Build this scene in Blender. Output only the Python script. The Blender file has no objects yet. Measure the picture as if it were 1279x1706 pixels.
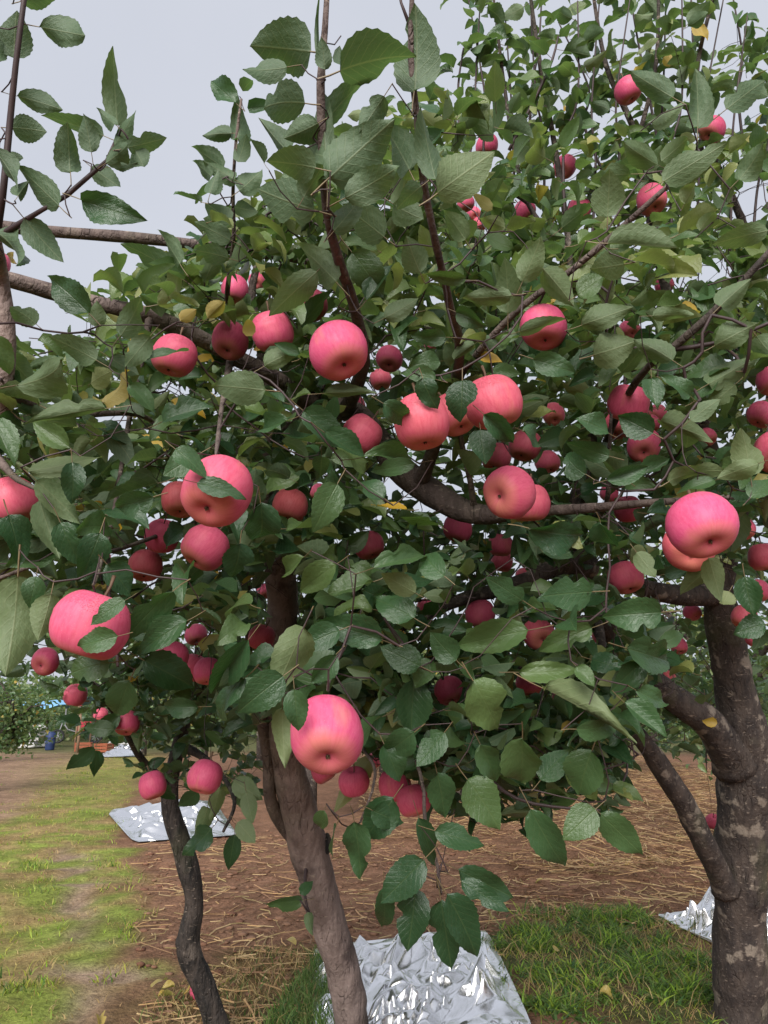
import bpy, math, random
import numpy as np
from mathutils import Vector, Matrix, noise as mnoise
random.seed(7); rng = np.random.default_rng(7)
sc = bpy.context.scene
col = sc.collection
# ------------------------------------------------------------------ camera
F, CX, CY = 1241.0, 639.5, 853.0          # focal length and centre in photograph pixels
TH = math.radians(15.2); CAMZ = 1.25
cam = bpy.data.cameras.new('camera'); camo = bpy.data.objects.new('camera', cam); col.objects.link(camo)
cam.sensor_fit = 'VERTICAL'; cam.sensor_height = 24.0; cam.lens = 24.0 * F / 1706.0
cam.clip_start = 0.05; cam.clip_end = 2000
camo.location = (0, 0, CAMZ); camo.rotation_euler = (math.radians(90) + TH, 0, 0)
sc.camera = camo
# ------------------------------------------------------------------ sky and sun (overcast)
SUN_EL, SUN_AZ = math.radians(31), math.radians(192)   # high, behind the photographer
w = bpy.data.worlds.new('World'); sc.world = w; w.use_nodes = True
nt = w.node_tree; bg = nt.nodes['Background']
sky = nt.nodes.new('ShaderNodeTexSky'); sky.sky_type = 'NISHITA'; sky.sun_disc = False
sky.sun_elevation = SUN_EL; sky.sun_rotation = SUN_AZ; sky.dust_density = 6.0; sky.air_density = 1.0
cl = nt.nodes.new('ShaderNodeMix'); cl.data_type = 'RGBA'; cl.inputs[0].default_value = 0.93
cn = nt.nodes.new('ShaderNodeTexNoise'); cn.inputs['Scale'].default_value = 2.2; cn.inputs['Detail'].default_value = 4
cm = nt.nodes.new('ShaderNodeMix'); cm.data_type = 'RGBA'; cm.inputs[6].default_value = (2.86, 3.02, 3.42, 1); cm.inputs[7].default_value = (3.48, 3.60, 3.96, 1)   # cloud cover
ctc = nt.nodes.new('ShaderNodeTexCoord'); nt.links.new(ctc.outputs['Generated'], cn.inputs['Vector']); nt.links.new(cn.outputs[0], cm.inputs[0]); nt.links.new(cm.outputs[2], cl.inputs[7])
nt.links.new(sky.outputs[0], cl.inputs[6]); nt.links.new(cl.outputs[2], bg.inputs[0])
bg.inputs[1].default_value = 0.052
sun = bpy.data.lights.new('sun', 'SUN'); sun.energy = 1.5; sun.angle = math.radians(50); sun.color = (1.0, 0.97, 0.93)
suno = bpy.data.objects.new('sun', sun); col.objects.link(suno)
suno.location = (0, 0, 20)
sd = Vector((math.sin(SUN_AZ) * math.cos(SUN_EL), math.cos(SUN_AZ) * math.cos(SUN_EL), math.sin(SUN_EL)))
suno.rotation_euler = sd.to_track_quat('Z', 'Y').to_euler()
sc.view_settings.view_transform = 'Standard'; sc.view_settings.look = 'None'
sc.view_settings.exposure = 2.0; sc.view_settings.gamma = 1.0
sc.render.engine = 'CYCLES'; cy = sc.cycles
cy.use_denoising = True; cy.max_bounces = 7; cy.diffuse_bounces = 4; cy.glossy_bounces = 3
cy.transmission_bounces = 4; cy.transparent_max_bounces = 4; cy.caustics_reflective = False; cy.caustics_refractive = False

# ------------------------------------------------------------------ geometry helpers
FWD = np.array([0, math.cos(TH), math.sin(TH)]); UP = np.array([0, -math.sin(TH), math.cos(TH)]); RT = np.array([1.0, 0, 0])
CAM = np.array([0, 0, CAMZ])
def P(px, py, d):
    return CAM + RT * ((px - CX) / F * d) + UP * ((CY - py) / F * d) + FWD * d
def PX(p):
    q = np.atleast_2d(p) - CAM
    d = q @ FWD
    dd = np.where(np.abs(d) < 1e-4, 1e-4, d)
    return CX + (q @ RT) / dd * F, CY - (q @ UP) / dd * F, d
def G(px, py, z=0.0):
    v = RT * ((px - CX) / F) + UP * ((CY - py) / F) + FWD
    t = (CAMZ - z) / -v[2]
    return CAM + v * t
def nz(v):
    v = np.asarray(v, float); n = np.linalg.norm(v, axis=-1, keepdims=True)
    return v / np.maximum(n, 1e-9)
def inpoly(x, y, poly):
    x = np.asarray(x, float); y = np.asarray(y, float); r = np.zeros(x.shape, bool)
    n = len(poly)
    for i in range(n):
        x1, y1 = poly[i]; x2, y2 = poly[(i + 1) % n]
        if y1 == y2: continue
        c = ((y1 > y) != (y2 > y)) & (x < (x2 - x1) * (y - y1) / (y2 - y1) + x1)
        r ^= c
    return r
def fbm(x, y, z=0.0, o=3):
    return mnoise.fractal(Vector((x, y, z)), 1.0, 2.0, o)
def mesh_from(name, V, Fc, mats=(), smooth=True, uv=None, tone=None, midx=None):
    me = bpy.data.meshes.new(name)
    V = np.asarray(V, np.float32).reshape(-1, 3)
    if isinstance(Fc, np.ndarray):
        k = Fc.shape[1]; nf = len(Fc)
        me.vertices.add(len(V)); me.vertices.foreach_set('co', V.ravel())
        me.loops.add(nf * k); me.loops.foreach_set('vertex_index', Fc.astype(np.int32).ravel())
        me.polygons.add(nf); me.polygons.foreach_set('loop_start', np.arange(0, nf * k, k, dtype=np.int32))
        me.polygons.foreach_set('loop_total', np.full(nf, k, dtype=np.int32))
        me.update(calc_edges=True)
    else:
        me.from_pydata(V.tolist(), [], Fc)
    me.polygons.foreach_set('use_smooth', np.full(len(me.polygons), smooth))
    for m in mats: me.materials.append(m)
    if midx is not None: me.polygons.foreach_set('material_index', np.asarray(midx, np.int32))
    li = np.zeros(len(me.loops), np.int32); me.loops.foreach_get('vertex_index', li)
    if uv is not None:
        ul = me.uv_layers.new(name='uv'); ul.data.foreach_set('uv', np.asarray(uv, np.float32)[li].ravel())
    if tone is not None:
        tone = np.asarray(tone, np.float32)
        if tone.ndim == 1:
            a = me.attributes.new('tone', 'FLOAT', 'POINT'); a.data.foreach_set('value', tone)
        else:
            a = me.attributes.new('tint', 'FLOAT_COLOR', 'POINT'); a.data.foreach_set('color', tone.ravel())
    me.validate(); me.update()
    return me
def link(name, data, parent=None, loc=None):
    o = bpy.data.objects.new(name, data); col.objects.link(o)
    if parent is not None: o.parent = parent
    if loc is not None: o.location = loc
    return o
def tag(o, label=None, cat=None, group=None, kind=None):
    if label: o['label'] = label
    if cat: o['category'] = cat
    if group: o['group'] = group
    if kind: o['kind'] = kind
    return o
def catmull(pts, step):
    pts = np.asarray(pts, float); out = []
    n = len(pts)
    for i in range(n - 1):
        p0 = pts[max(i - 1, 0)]; p1 = pts[i]; p2 = pts[i + 1]; p3 = pts[min(i + 2, n - 1)]
        k = max(1, int(np.linalg.norm((p2 - p1)[:3]) / step))
        for j in range(k):
            t = j / k
            out.append(0.5 * ((2 * p1) + (p2 - p0) * t + (2 * p0 - 5 * p1 + 4 * p2 - p3) * t * t + (3 * p1 - p0 - 3 * p2 + p3) * t ** 3))
    out.append(pts[-1])
    return np.array(out)
def tube(pts, rad, sides, knob=0.0, cap=True, seed=0.0):
    pts = np.asarray(pts, float); n = len(pts)
    t = np.gradient(pts, axis=0) if n > 1 else np.array([[0, 0, 1.0]])
    t = nz(t)
    a = np.array([1.0, 0, 0]) if abs(t[0][0]) < 0.8 else np.array([0, 1.0, 0])
    u = nz(np.cross(t[0], a)); V = []
    ang = np.arange(sides) / sides * 2 * math.pi
    for i in range(n):
        u = nz(u - t[i] * np.dot(u, t[i])); v = np.cross(t[i], u)
        r = np.full(sides, rad[i])
        if knob:
            for j in range(sides):
                c = pts[i] + (u * math.cos(ang[j]) + v * math.sin(ang[j])) * rad[i]
                k = 9.0; k2 = 34.0
                r[j] *= 1 + knob * (mnoise.noise(Vector(c * k) + Vector((seed, 0, 0))) + 0.45 * mnoise.noise(Vector((c[0] * k2, c[1] * k2, c[2] * k2 * .5 + seed))))
        V.append(pts[i] + (np.cos(ang)[:, None] * u + np.sin(ang)[:, None] * v) * r[:, None])
    V = np.concatenate(V); Fc = []
    for i in range(n - 1):
        for j in range(sides):
            k = (j + 1) % sides
            Fc.append((i * sides + j, i * sides + k, (i + 1) * sides + k, (i + 1) * sides + j))
    if cap:
        Fc.append(tuple(range((n - 1) * sides, n * sides))); Fc.append(tuple(range(sides))[::-1])
    return V, Fc
class Acc:
    def __init__(s): s.V = []; s.F = []; s.n = 0
    def add(s, V, Fc):
        s.V.append(np.asarray(V)); s.F += [tuple(i + s.n for i in f) for f in Fc]; s.n += len(V)
    def mesh(s, name, mats, smooth=True): return mesh_from(name, np.concatenate(s.V), s.F, mats, smooth)
def box(a, b):
    x0, y0, z0 = a; x1, y1, z1 = b
    V = [(x0, y0, z0), (x1, y0, z0), (x1, y1, z0), (x0, y1, z0), (x0, y0, z1), (x1, y0, z1), (x1, y1, z1), (x0, y1, z1)]
    return np.array(V, float), [(0, 3, 2, 1), (4, 5, 6, 7), (0, 1, 5, 4), (1, 2, 6, 5), (2, 3, 7, 6), (3, 0, 4, 7)]

# ------------------------------------------------------------------ materials
class NB:
    def __init__(s, name):
        s.m = bpy.data.materials.new(name); s.m.use_nodes = True; s.t = s.m.node_tree
        s.b = s.t.nodes['Principled BSDF']; s.out = s.t.nodes['Material Output']
    def n(s, kind, **kw):
        o = s.t.nodes.new('ShaderNode' + kind)
        for k, v in kw.items(): setattr(o, k, v)
        return o
    def set(s, sock, v):
        if hasattr(v, 'is_output') or isinstance(v, bpy.types.NodeSocket): s.t.links.new(v, sock)
        else: sock.default_value = v
    def math(s, op, a, b=0.0, c=None):
        o = s.n('Math', operation=op); s.set(o.inputs[0], a); s.set(o.inputs[1], b)
        if c is not None: s.set(o.inputs[2], c)
        return o.outputs[0]
    def noise(s, scale, detail=3, vec=None, rough=0.55):
        o = s.n('TexNoise'); o.inputs['Scale'].default_value = scale; o.inputs['Detail'].default_value = detail; o.inputs['Roughness'].default_value = rough
        if vec is not None: s.t.links.new(vec, o.inputs['Vector'])
        return o.outputs[0]
    def ramp(s, f, stops):
        o = s.n('ValToRGB'); e = o.color_ramp.elements
        while len(e) < len(stops): e.new(0.5)
        for i, (p, c) in enumerate(stops): e[i].position = p; e[i].color = (*c, 1) if len(c) == 3 else c
        s.t.links.new(f, o.inputs[0]); return o.outputs[0]
    def mix(s, f, a, b, mode='MIX'):
        o = s.n('Mix', data_type='RGBA', blend_type=mode); s.set(o.inputs[0], f)
        for sock, v in ((o.inputs[6], a), (o.inputs[7], b)):
            s.set(sock, (*v, 1) if isinstance(v, tuple) and len(v) == 3 else v)
        return o.outputs[2]
    def scale(s, vec, sc_):
        o = s.n('Mapping'); s.t.links.new(vec, o.inputs[0]); o.inputs['Scale'].default_value = sc_; return o.outputs[0]
    def bump(s, h, strength=0.3, dist=0.01):
        o = s.n('Bump'); o.inputs['Strength'].default_value = strength; o.inputs['Distance'].default_value = dist
        s.t.links.new(h, o.inputs['Height']); s.t.links.new(o.outputs[0], s.b.inputs['Normal']); return o.outputs[0]
    def fin(s, color=None, rough=None, spec=None, metal=None):
        if color is not None: s.set(s.b.inputs['Base Color'], (*color, 1) if isinstance(color, tuple) and len(color) == 3 else color)
        if rough is not None: s.set(s.b.inputs['Roughness'], rough)
        if spec is not None: s.b.inputs['Specular IOR Level'].default_value = spec
        if metal is not None: s.b.inputs['Metallic'].default_value = metal
        return s.m

def leaf_material(name, from_object):
    k = NB(name)
    if from_object:
        oi = k.n('ObjectInfo'); sep = k.n('SeparateColor'); k.t.links.new(oi.outputs['Color'], sep.inputs[0]); tone = sep.outputs[0]
    else:
        at = k.n('Attribute', attribute_name='tone'); tone = at.outputs['Fac']
    uv = k.n('UVMap', uv_map='uv'); s = k.n('SeparateXYZ'); k.t.links.new(uv.outputs[0], s.inputs[0])
    au = k.math('ABSOLUTE', k.math('SUBTRACT', s.outputs[0], 0.5))
    ph = k.math('SUBTRACT', k.math('MULTIPLY', s.outputs[1], 8.0), k.math('MULTIPLY', au, 5.0))
    tri = k.math('ABSOLUTE', k.math('SUBTRACT', k.math('FRACT', ph), 0.5))          # 0 in mid-gap, .5 on a vein
    vein = k.math('MAXIMUM', k.math('SMOOTH_MIN', 1.0, k.math('MULTIPLY', k.math('SUBTRACT', tri, 0.40), 9.0), 0.1), 0.0)
    mid = k.math('MAXIMUM', k.math('SUBTRACT', 1.0, k.math('MULTIPLY', au, 34.0)), 0.0)
    rib = k.math('MAXIMUM', k.math('MULTIPLY', vein, 0.55), mid)
    obj = k.n('TexCoord').outputs['Object'] if not from_object else uv.outputs[0]
    blot = k.noise(9.0 if from_object else 30.0, 3, obj)
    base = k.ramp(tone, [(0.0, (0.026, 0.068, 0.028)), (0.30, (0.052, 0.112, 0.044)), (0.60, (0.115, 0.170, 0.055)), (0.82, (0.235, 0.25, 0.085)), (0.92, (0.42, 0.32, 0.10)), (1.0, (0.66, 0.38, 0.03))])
    base = k.mix(k.math('MULTIPLY', blot, 0.55), base, k.mix(1.0, base, (0.62, 0.72, 0.62), 'MULTIPLY'))
    up = k.mix(k.math('MULTIPLY', rib, 0.16), base, (0.18, 0.23, 0.09))
    lo = k.mix(0.42, base, (0.135, 0.185, 0.112)); lo = k.mix(k.math('MULTIPLY', rib, 0.30), lo, (0.30, 0.32, 0.18))
    spot = k.ramp(k.noise(21.0, 2, obj if not from_object else k.n('TexCoord').outputs['Object']) if False else k.noise(19.0, 2, uv.outputs[0]), [(0.70, (0, 0, 0)), (0.76, (0.5,) * 3)]); up = k.mix(spot, up, (0.13, 0.085, 0.035))
    geo = k.n('NewGeometry'); back = geo.outputs['Backfacing']
    c = k.mix(back, up, lo)
    fine = k.noise(46.0, 2, uv.outputs[0])
    h = k.math('ADD', k.math('MULTIPLY', rib, -0.45), k.math('ADD', k.math('MULTIPLY', blot, 1.3), k.math('MULTIPLY', fine, 0.35)))
    k.bump(h, 0.32, 0.005)
    rough = k.math('ADD', k.math('MULTIPLY', back, 0.25), k.math('ADD', 0.20, k.math('MULTIPLY', blot, 0.26)))
    k.fin(c, rough, 0.5)
    tr = k.n('BsdfTranslucent'); k.t.links.new(k.mix(1.0, c, (1.5, 1.7, 0.8), 'MULTIPLY'), tr.inputs[0])
    ms = k.n('MixShader'); ms.inputs[0].default_value = 0.30
    k.t.links.new(k.b.outputs[0], ms.inputs[1]); k.t.links.new(tr.outputs[0], ms.inputs[2]); k.t.links.new(ms.outputs[0], k.out.inputs[0])
    return k.m
M_LEAF = leaf_material('leaf_blade', True); M_MASS = leaf_material('leaf_mass', False)
M_PET = NB('petiole').fin((0.16, 0.12, 0.06), 0.5)
def bark_material(name, a, b, patch, amt, ps=5.5):
    k = NB(name); o = k.n('TexCoord').outputs['Object']
    st = k.scale(o, (26, 26, 7)); n1 = k.noise(1.0, 5, st, 0.65); n2 = k.noise(ps, 4, o); n3 = k.noise(70, 3, o)
    c = k.mix(k.ramp(n1, [(0.36, (0, 0, 0)), (0.62, (1, 1, 1))]), a, b)
    c = k.mix(k.ramp(n2, [(0.58, (0, 0, 0)), (0.64, (amt,) * 3)]), c, patch)
    c = k.mix(k.ramp(n3, [(0.62, (0, 0, 0)), (0.70, (0.35,) * 3)]), c, (0.30, 0.25, 0.21))
    moss = k.noise(3.1, 3, k.scale(o, (1.3, 1.3, 0.8)))
    c = k.mix(k.ramp(moss, [(0.55, (0, 0, 0)), (0.68, (0.4,) * 3)]), c, (0.075, 0.085, 0.035))
    vo = k.n('TexVoronoi', feature='DISTANCE_TO_EDGE'); vo.inputs['Scale'].default_value = 1.0; dv = k.n('VectorMath', operation='ADD'); nv_ = k.n('TexNoise'); nv_.inputs['Scale'].default_value = 9.0
    k.t.links.new(o, nv_.inputs['Vector']); k.t.links.new(k.scale(o, (46, 46, 8)), dv.inputs[0]); k.t.links.new(nv_.outputs['Color'], dv.inputs[1]); k.t.links.new(dv.outputs[0], vo.inputs['Vector'])
    crack = k.math('MULTIPLY', k.ramp(vo.outputs['Distance'], [(0.0, (1, 1, 1)), (0.07, (0, 0, 0))]), k.ramp(k.noise(16, 3, o), [(0.50, (0, 0, 0)), (0.68, (1, 1, 1))])); c = k.mix(k.math('MULTIPLY', crack, 0.30), c, (0.04, 0.03, 0.026))
    lent = k.ramp(k.noise(1.0, 2, k.scale(o, (30, 30, 120))), [(0.66, (0, 0, 0)), (0.72, (0.5,) * 3)]); c = k.mix(lent, c, (0.36, 0.29, 0.23))
    k.bump(k.math('SUBTRACT', k.math('ADD', n1, k.math('MULTIPLY', n3, 0.4)), k.math('MULTIPLY', crack, 0.45)), 0.9, 0.014)
    return k.fin(c, 0.8, 0.3)
M_BARK = bark_material('bark_grey_brown', (0.27, 0.205, 0.182), (0.165, 0.122, 0.107), (0.060, 0.040, 0.038), 0.7)
M_BARKD = bark_material('bark_dark', (0.078, 0.060, 0.050), (0.034, 0.027, 0.025), (0.30, 0.25, 0.20), 0.6, 12.0)
M_BARKL = bark_material('bark_blackened', (0.070, 0.056, 0.048), (0.014, 0.013, 0.013), (0.22, 0.18, 0.15), 0.5)
M_BARKM = bark_material('bark_brown_limb', (0.150, 0.112, 0.098), (0.080, 0.058, 0.052), (0.24, 0.19, 0.16), 0.4)
M_TWIG = NB('twig_bark'); _n = M_TWIG.noise(60, 3, M_TWIG.n('TexCoord').outputs['Object'])
M_TWIG = M_TWIG.fin(M_TWIG.mix(_n, (0.026, 0.017, 0.020), (0.070, 0.042, 0.040)), 0.55, 0.4)
def apple_material():
    k = NB('apple_skin'); tc = k.n('TexCoord'); o = tc.outputs['Object']
    oi = k.n('ObjectInfo'); sep = k.n('SeparateColor'); k.t.links.new(oi.outputs['Color'], sep.inputs[0])
    xyz = k.n('SeparateXYZ'); k.t.links.new(o, xyz.inputs[0])
    an = k.math('ARCTAN2', xyz.outputs[1], xyz.outputs[0])
    cmb = k.n('CombineXYZ'); k.t.links.new(k.math('MULTIPLY', k.math('COSINE', an), 1.0), cmb.inputs[0])
    k.t.links.new(k.math('SINE', an), cmb.inputs[1]); k.t.links.new(k.math('MULTIPLY', xyz.outputs[2], 0.35), cmb.inputs[2])
    off = k.n('VectorMath', operation='ADD'); k.t.links.new(cmb.outputs[0], off.inputs[0])
    r3 = k.n('CombineXYZ'); k.t.links.new(k.math('MULTIPLY', oi.outputs['Random'], 40.0), r3.inputs[2]); k.t.links.new(r3.outputs[0], off.inputs[1])
    streak = k.noise(9.0, 4, off.outputs[0], 0.7)
    blush = k.noise(1.6, 2, off.outputs[0])
    pink = k.mix(sep.outputs[0], (0.585, 0.088, 0.195), (0.59, 0.125, 0.135))
    deep = k.mix(sep.outputs[0], (0.52, 0.060, 0.150), (0.52, 0.084, 0.096))
    c = k.mix(k.ramp(streak, [(0.42, (0, 0, 0)), (0.66, (1, 1, 1))]), pink, deep)
    c = k.mix(k.ramp(blush, [(0.50, (0, 0, 0)), (0.78, (0.28,) * 3)]), c, (0.66, 0.19, 0.18))
    zz = k.math('ADD', xyz.outputs[2], k.math('MULTIPLY', k.math('SUBTRACT', blush, 0.5), 0.4))
    c = k.mix(k.ramp(k.math('MULTIPLY_ADD', zz, 0.5, 0.5), [(0.02, (0.6,) * 3), (0.20, (0, 0, 0))]), c, (0.56, 0.24, 0.12))
    vo = k.n('TexVoronoi'); vo.inputs['Scale'].default_value = 17.0; k.t.links.new(o, vo.inputs['Vector'])
    dots = k.ramp(vo.outputs['Distance'], [(0.06, (0.55,) * 3), (0.13, (0, 0, 0))])
    c = k.mix(dots, c, (0.72, 0.36, 0.30)); pat = k.noise(1.1, 3, off.outputs[0]); c = k.mix(k.ramp(pat, [(0.60, (0, 0, 0)), (0.80, (0.35,) * 3)]), c, (0.55, 0.34, 0.13))
    v2 = k.n('TexVoronoi'); v2.inputs['Scale'].default_value = 30.0; k.t.links.new(o, v2.inputs['Vector'])
    wet = k.ramp(k.math('MULTIPLY_ADD', zz, 0.5, 0.5), [(0.66, (0, 0, 0)), (0.84, (1, 1, 1))])
    drop = k.math('MULTIPLY', k.ramp(v2.outputs['Distance'], [(0.1, (1, 1, 1)), (0.36, (0, 0, 0))]), wet)
    k.bump(drop, 0.6, 0.05)
    ro = k.math('SUBTRACT', k.math('MULTIPLY_ADD', streak, 0.16, 0.44), k.math('MULTIPLY', drop, 0.30))
    k.b.inputs['Subsurface Weight'].default_value = 0.0
    return k.fin(c, ro, 0.25)
M_APPLE = apple_material()
M_STEM = NB('apple_stem').fin((0.10, 0.055, 0.03), 0.7)
M_CALYX = NB('apple_calyx').fin((0.085, 0.055, 0.025), 0.8)

# ------------------------------------------------------------------ ground
def gp(poly): return [tuple(G(x, y)[:2]) for x, y in poly]
PATH = gp([(-900, 1900), (205, 1900), (215, 1706), (228, 1500), (195, 1350), (262, 1258), (-300, 1250)])
TRACK = gp([(90, 1760), (205, 1760), (175, 1560), (150, 1440), (110, 1400), (85, 1440), (120, 1560)])
BARE = gp([(-400, 1330), (20, 1370), (75, 1300), (135, 1255), (-400, 1250)])
GRASSR = gp([(825, 1600), (850, 1555), (930, 1520), (1040, 1515), (1110, 1545), (1200, 1585), (1500, 1600), (1500, 1690), (1190, 1690), (1050, 1702), (870, 1690)])
GRASSM = gp([(455, 1700), (490, 1640), (530, 1590), (570, 1620), (600, 1800), (400, 1800)])
STRAW = gp([(600, 1280), (1080, 1262), (1230, 1300), (1230, 1430), (1060, 1468), (860, 1462), (780, 1420), (600, 1400)])
DRY = gp([(225, 1706), (300, 1640), (420, 1580), (560, 1580), (480, 1900), (205, 1900)])
def hgt(x, y):
    h = 0.030 * fbm(x * 1.1, y * 1.1, 0, 3) + 0.010 * fbm(x * 6, y * 6, 3, 3)
    if y < 14: h += 0.006 * fbm(x * 21, y * 21, 7, 2)
    return h
def axis(lim0, a, b, lim1, step, grow):
    mid = list(np.arange(a, b, step)); v = b; s = step; hi = []
    while v < lim1: hi.append(v); s *= grow; v += s
    v = a - step; s = step; lo = []
    while v > lim0: lo.append(v); s *= grow; v -= s
    return np.array(lo[::-1] + mid + hi)
def build_ground():
    xs = axis(-600, -4.5, 4.0, 600, 0.05, 1.13); ys = axis(-60, 2.6, 9.0, 900, 0.05, 1.08)
    X, Y = np.meshgrid(xs, ys); nx, ny = len(xs), len(ys)
    xf, yf = X.ravel(), Y.ravel()
    Z = np.array([hgt(a, b) if abs(a) < 40 and b < 60 else 0.0 for a, b in zip(xf, yf)])
    xo, yo = xf.copy(), yf.copy(); nr_ = (np.abs(xf) < 20) & (yf < 40) & (yf > 0); jj = np.array([(fbm(a * 2.3, b * 2.3, 51, 3), fbm(a * 2.3, b * 2.3, 57, 3)) for a, b in zip(xf[nr_], yf[nr_])]) * .30; xf = xf.copy(); yf = yf.copy(); xf[nr_] += jj[:, 0]; yf[nr_] += jj[:, 1]
    pa, st, tr, ba = inpoly(xf, yf, PATH), inpoly(xf, yf, STRAW), inpoly(xf, yf, TRACK), inpoly(xf, yf, BARE)
    gr = inpoly(xf, yf, GRASSR) | inpoly(xf, yf, GRASSM); dr = inpoly(xf, yf, DRY)
    n1 = np.array([fbm(a * 2.2, b * 2.2, 11, 3) if abs(a) < 40 and b < 60 else 0 for a, b in zip(xf, yf)])
    C = np.zeros((len(xf), 4)); C[:] = (0.225, 0.126, 0.080, 1)
    far = (yf > 26) | (np.abs(xf) > 14); C[far] = (0.11, 0.12, 0.05, 1)
    C[pa] = (0.30, 0.225, 0.10, 1); k = pa & (n1 > -0.02); C[k] = (0.20, 0.255, 0.050, 1)
    C[tr & (n1 < 0.25)] = (0.33, 0.24, 0.18, 1); C[ba] = (0.30, 0.20, 0.14, 1)
    C[dr] = (0.20, 0.135, 0.065, 1); C[st] = (0.220, 0.122, 0.074, 1)
    C[gr] = (0.135, 0.098, 0.052, 1); C[gr & (n1 > .05)] = (0.085, 0.100, 0.036, 1)
    xf, yf = xo, yo
    Cg = C.reshape(ny, nx, 4)
    for _ in range(3):
        Cg[1:-1, 1:-1] = (Cg[1:-1, 1:-1] * 2 + Cg[:-2, 1:-1] + Cg[2:, 1:-1] + Cg[1:-1, :-2] + Cg[1:-1, 2:]) / 6
    Z = Z + np.where(tr, -0.015, 0) + np.where(st, 0.02, 0)
    i = (np.arange(ny - 1)[:, None] * nx + np.arange(nx - 1)[None]).ravel()
    Fc = np.stack([i, i + 1, i + nx + 1, i + nx], 1)
    k = NB('soil'); o = k.n('TexCoord').outputs['Object']; at = k.n('Attribute', attribute_name='tint')
    n_a = k.noise(7, 5, o, 0.65); n_b = k.noise(42, 4, o, 0.7); n_c = k.noise(1.6, 3, o)
    c = k.mix(1.0, at.outputs['Color'], k.ramp(n_a, [(0.3, (0.62, 0.60, 0.58)), (0.7, (1.22, 1.2, 1.18))]), 'MULTIPLY')
    c = k.mix(1.0, c, k.ramp(n_b, [(0.3, (0.55, 0.52, 0.5)), (0.7, (1.3, 1.3, 1.3))]), 'MULTIPLY')
    c = k.mix(1.0, c, k.ramp(n_c, [(0.35, (0.8, 0.78, 0.75)), (0.65, (1.12, 1.12, 1.12))]), 'MULTIPLY')
    k.bump(k.math('ADD', n_a, k.math('MULTIPLY', n_b, 0.7)), 0.9, 0.03)
    m = k.fin(c, 0.95, 0.15)
    tag(link('ground', mesh_from('ground', np.stack([xf, yf, Z], 1), Fc, [m], tone=C)), kind='structure')
build_ground()
def scatter(poly, n, power=0.5):
    """n random points inside a ground polygon; thinner with distance"""
    p = np.array(poly); out = []
    lo = p.min(0); hi = p.max(0); lo = np.maximum(lo, (-16, 1.5)); hi = np.minimum(hi, (9, 30))
    while len(out) < n:
        q = lo + rng.random((n * 4, 2)) * (hi - lo)
        q = q[inpoly(q[:, 0], q[:, 1], poly)]
        if len(q) == 0: break
        q = q[rng.random(len(q)) < np.minimum(1, (3.5 / np.maximum(q[:, 1], 0.5)) ** power)]
        out += q.tolist()
    return np.array(out[:n])
tint_m = None
def tint_material(name, rough=0.6, trans=0.0, spec=0.3):
    k = NB(name); at = k.n('Attribute', attribute_name='tint'); m = k.fin(at.outputs['Color'], rough, spec)
    if trans:
        tr = k.n('BsdfTranslucent'); k.t.links.new(at.outputs['Color'], tr.inputs[0]); ms = k.n('MixShader'); ms.inputs[0].default_value = trans
        k.t.links.new(k.b.outputs[0], ms.inputs[1]); k.t.links.new(tr.outputs[0], ms.inputs[2]); k.t.links.new(ms.outputs[0], k.out.inputs[0])
    return m
M_GRASS = tint_material('grass_blades', 0.5, 0.3); M_STRAW = tint_material('straw_stalks', 0.6, 0.1)
def blades(pts, hmin, hmax, wd, pal, lean=0.6):
    n = len(pts); z = np.array([hgt(a, b) for a, b in pts]) - 0.006
    h = hmin + rng.random(n) ** 1.6 * (hmax - hmin); a = rng.random(n) * 6.283; b = rng.random(n) * 6.283
    ln = h * lean * (0.3 + rng.random(n)); ww = wd * (0.6 + 0.8 * rng.random(n))
    base = np.stack([pts[:, 0], pts[:, 1], z], 1); side = np.stack([np.cos(a), np.sin(a), 0 * a], 1); ld = np.stack([np.cos(b), np.sin(b), 0 * b], 1)
    up = np.array([0, 0, 1.0])
    m = base + up * (h * 0.6)[:, None] + ld * (ln * 0.35)[:, None]; t = base + up * h[:, None] + ld * ln[:, None]
    V = np.stack([base - side * ww[:, None], base + side * ww[:, None], m + side * (ww * .8)[:, None], m - side * (ww * .8)[:, None], t], 1)
    pal = np.array(pal); c = pal[rng.integers(0, len(pal), n)] * (0.75 + 0.5 * rng.random((n, 1)))
    C = np.repeat(np.concatenate([c, np.ones((n, 1))], 1)[:, None], 5, 1)
    i = np.arange(n)[:, None] * 5
    return V.reshape(-1, 3), np.concatenate([i + [0, 1, 2], i + [0, 2, 3], i + [3, 2, 4]]), C.reshape(-1, 4)
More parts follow.
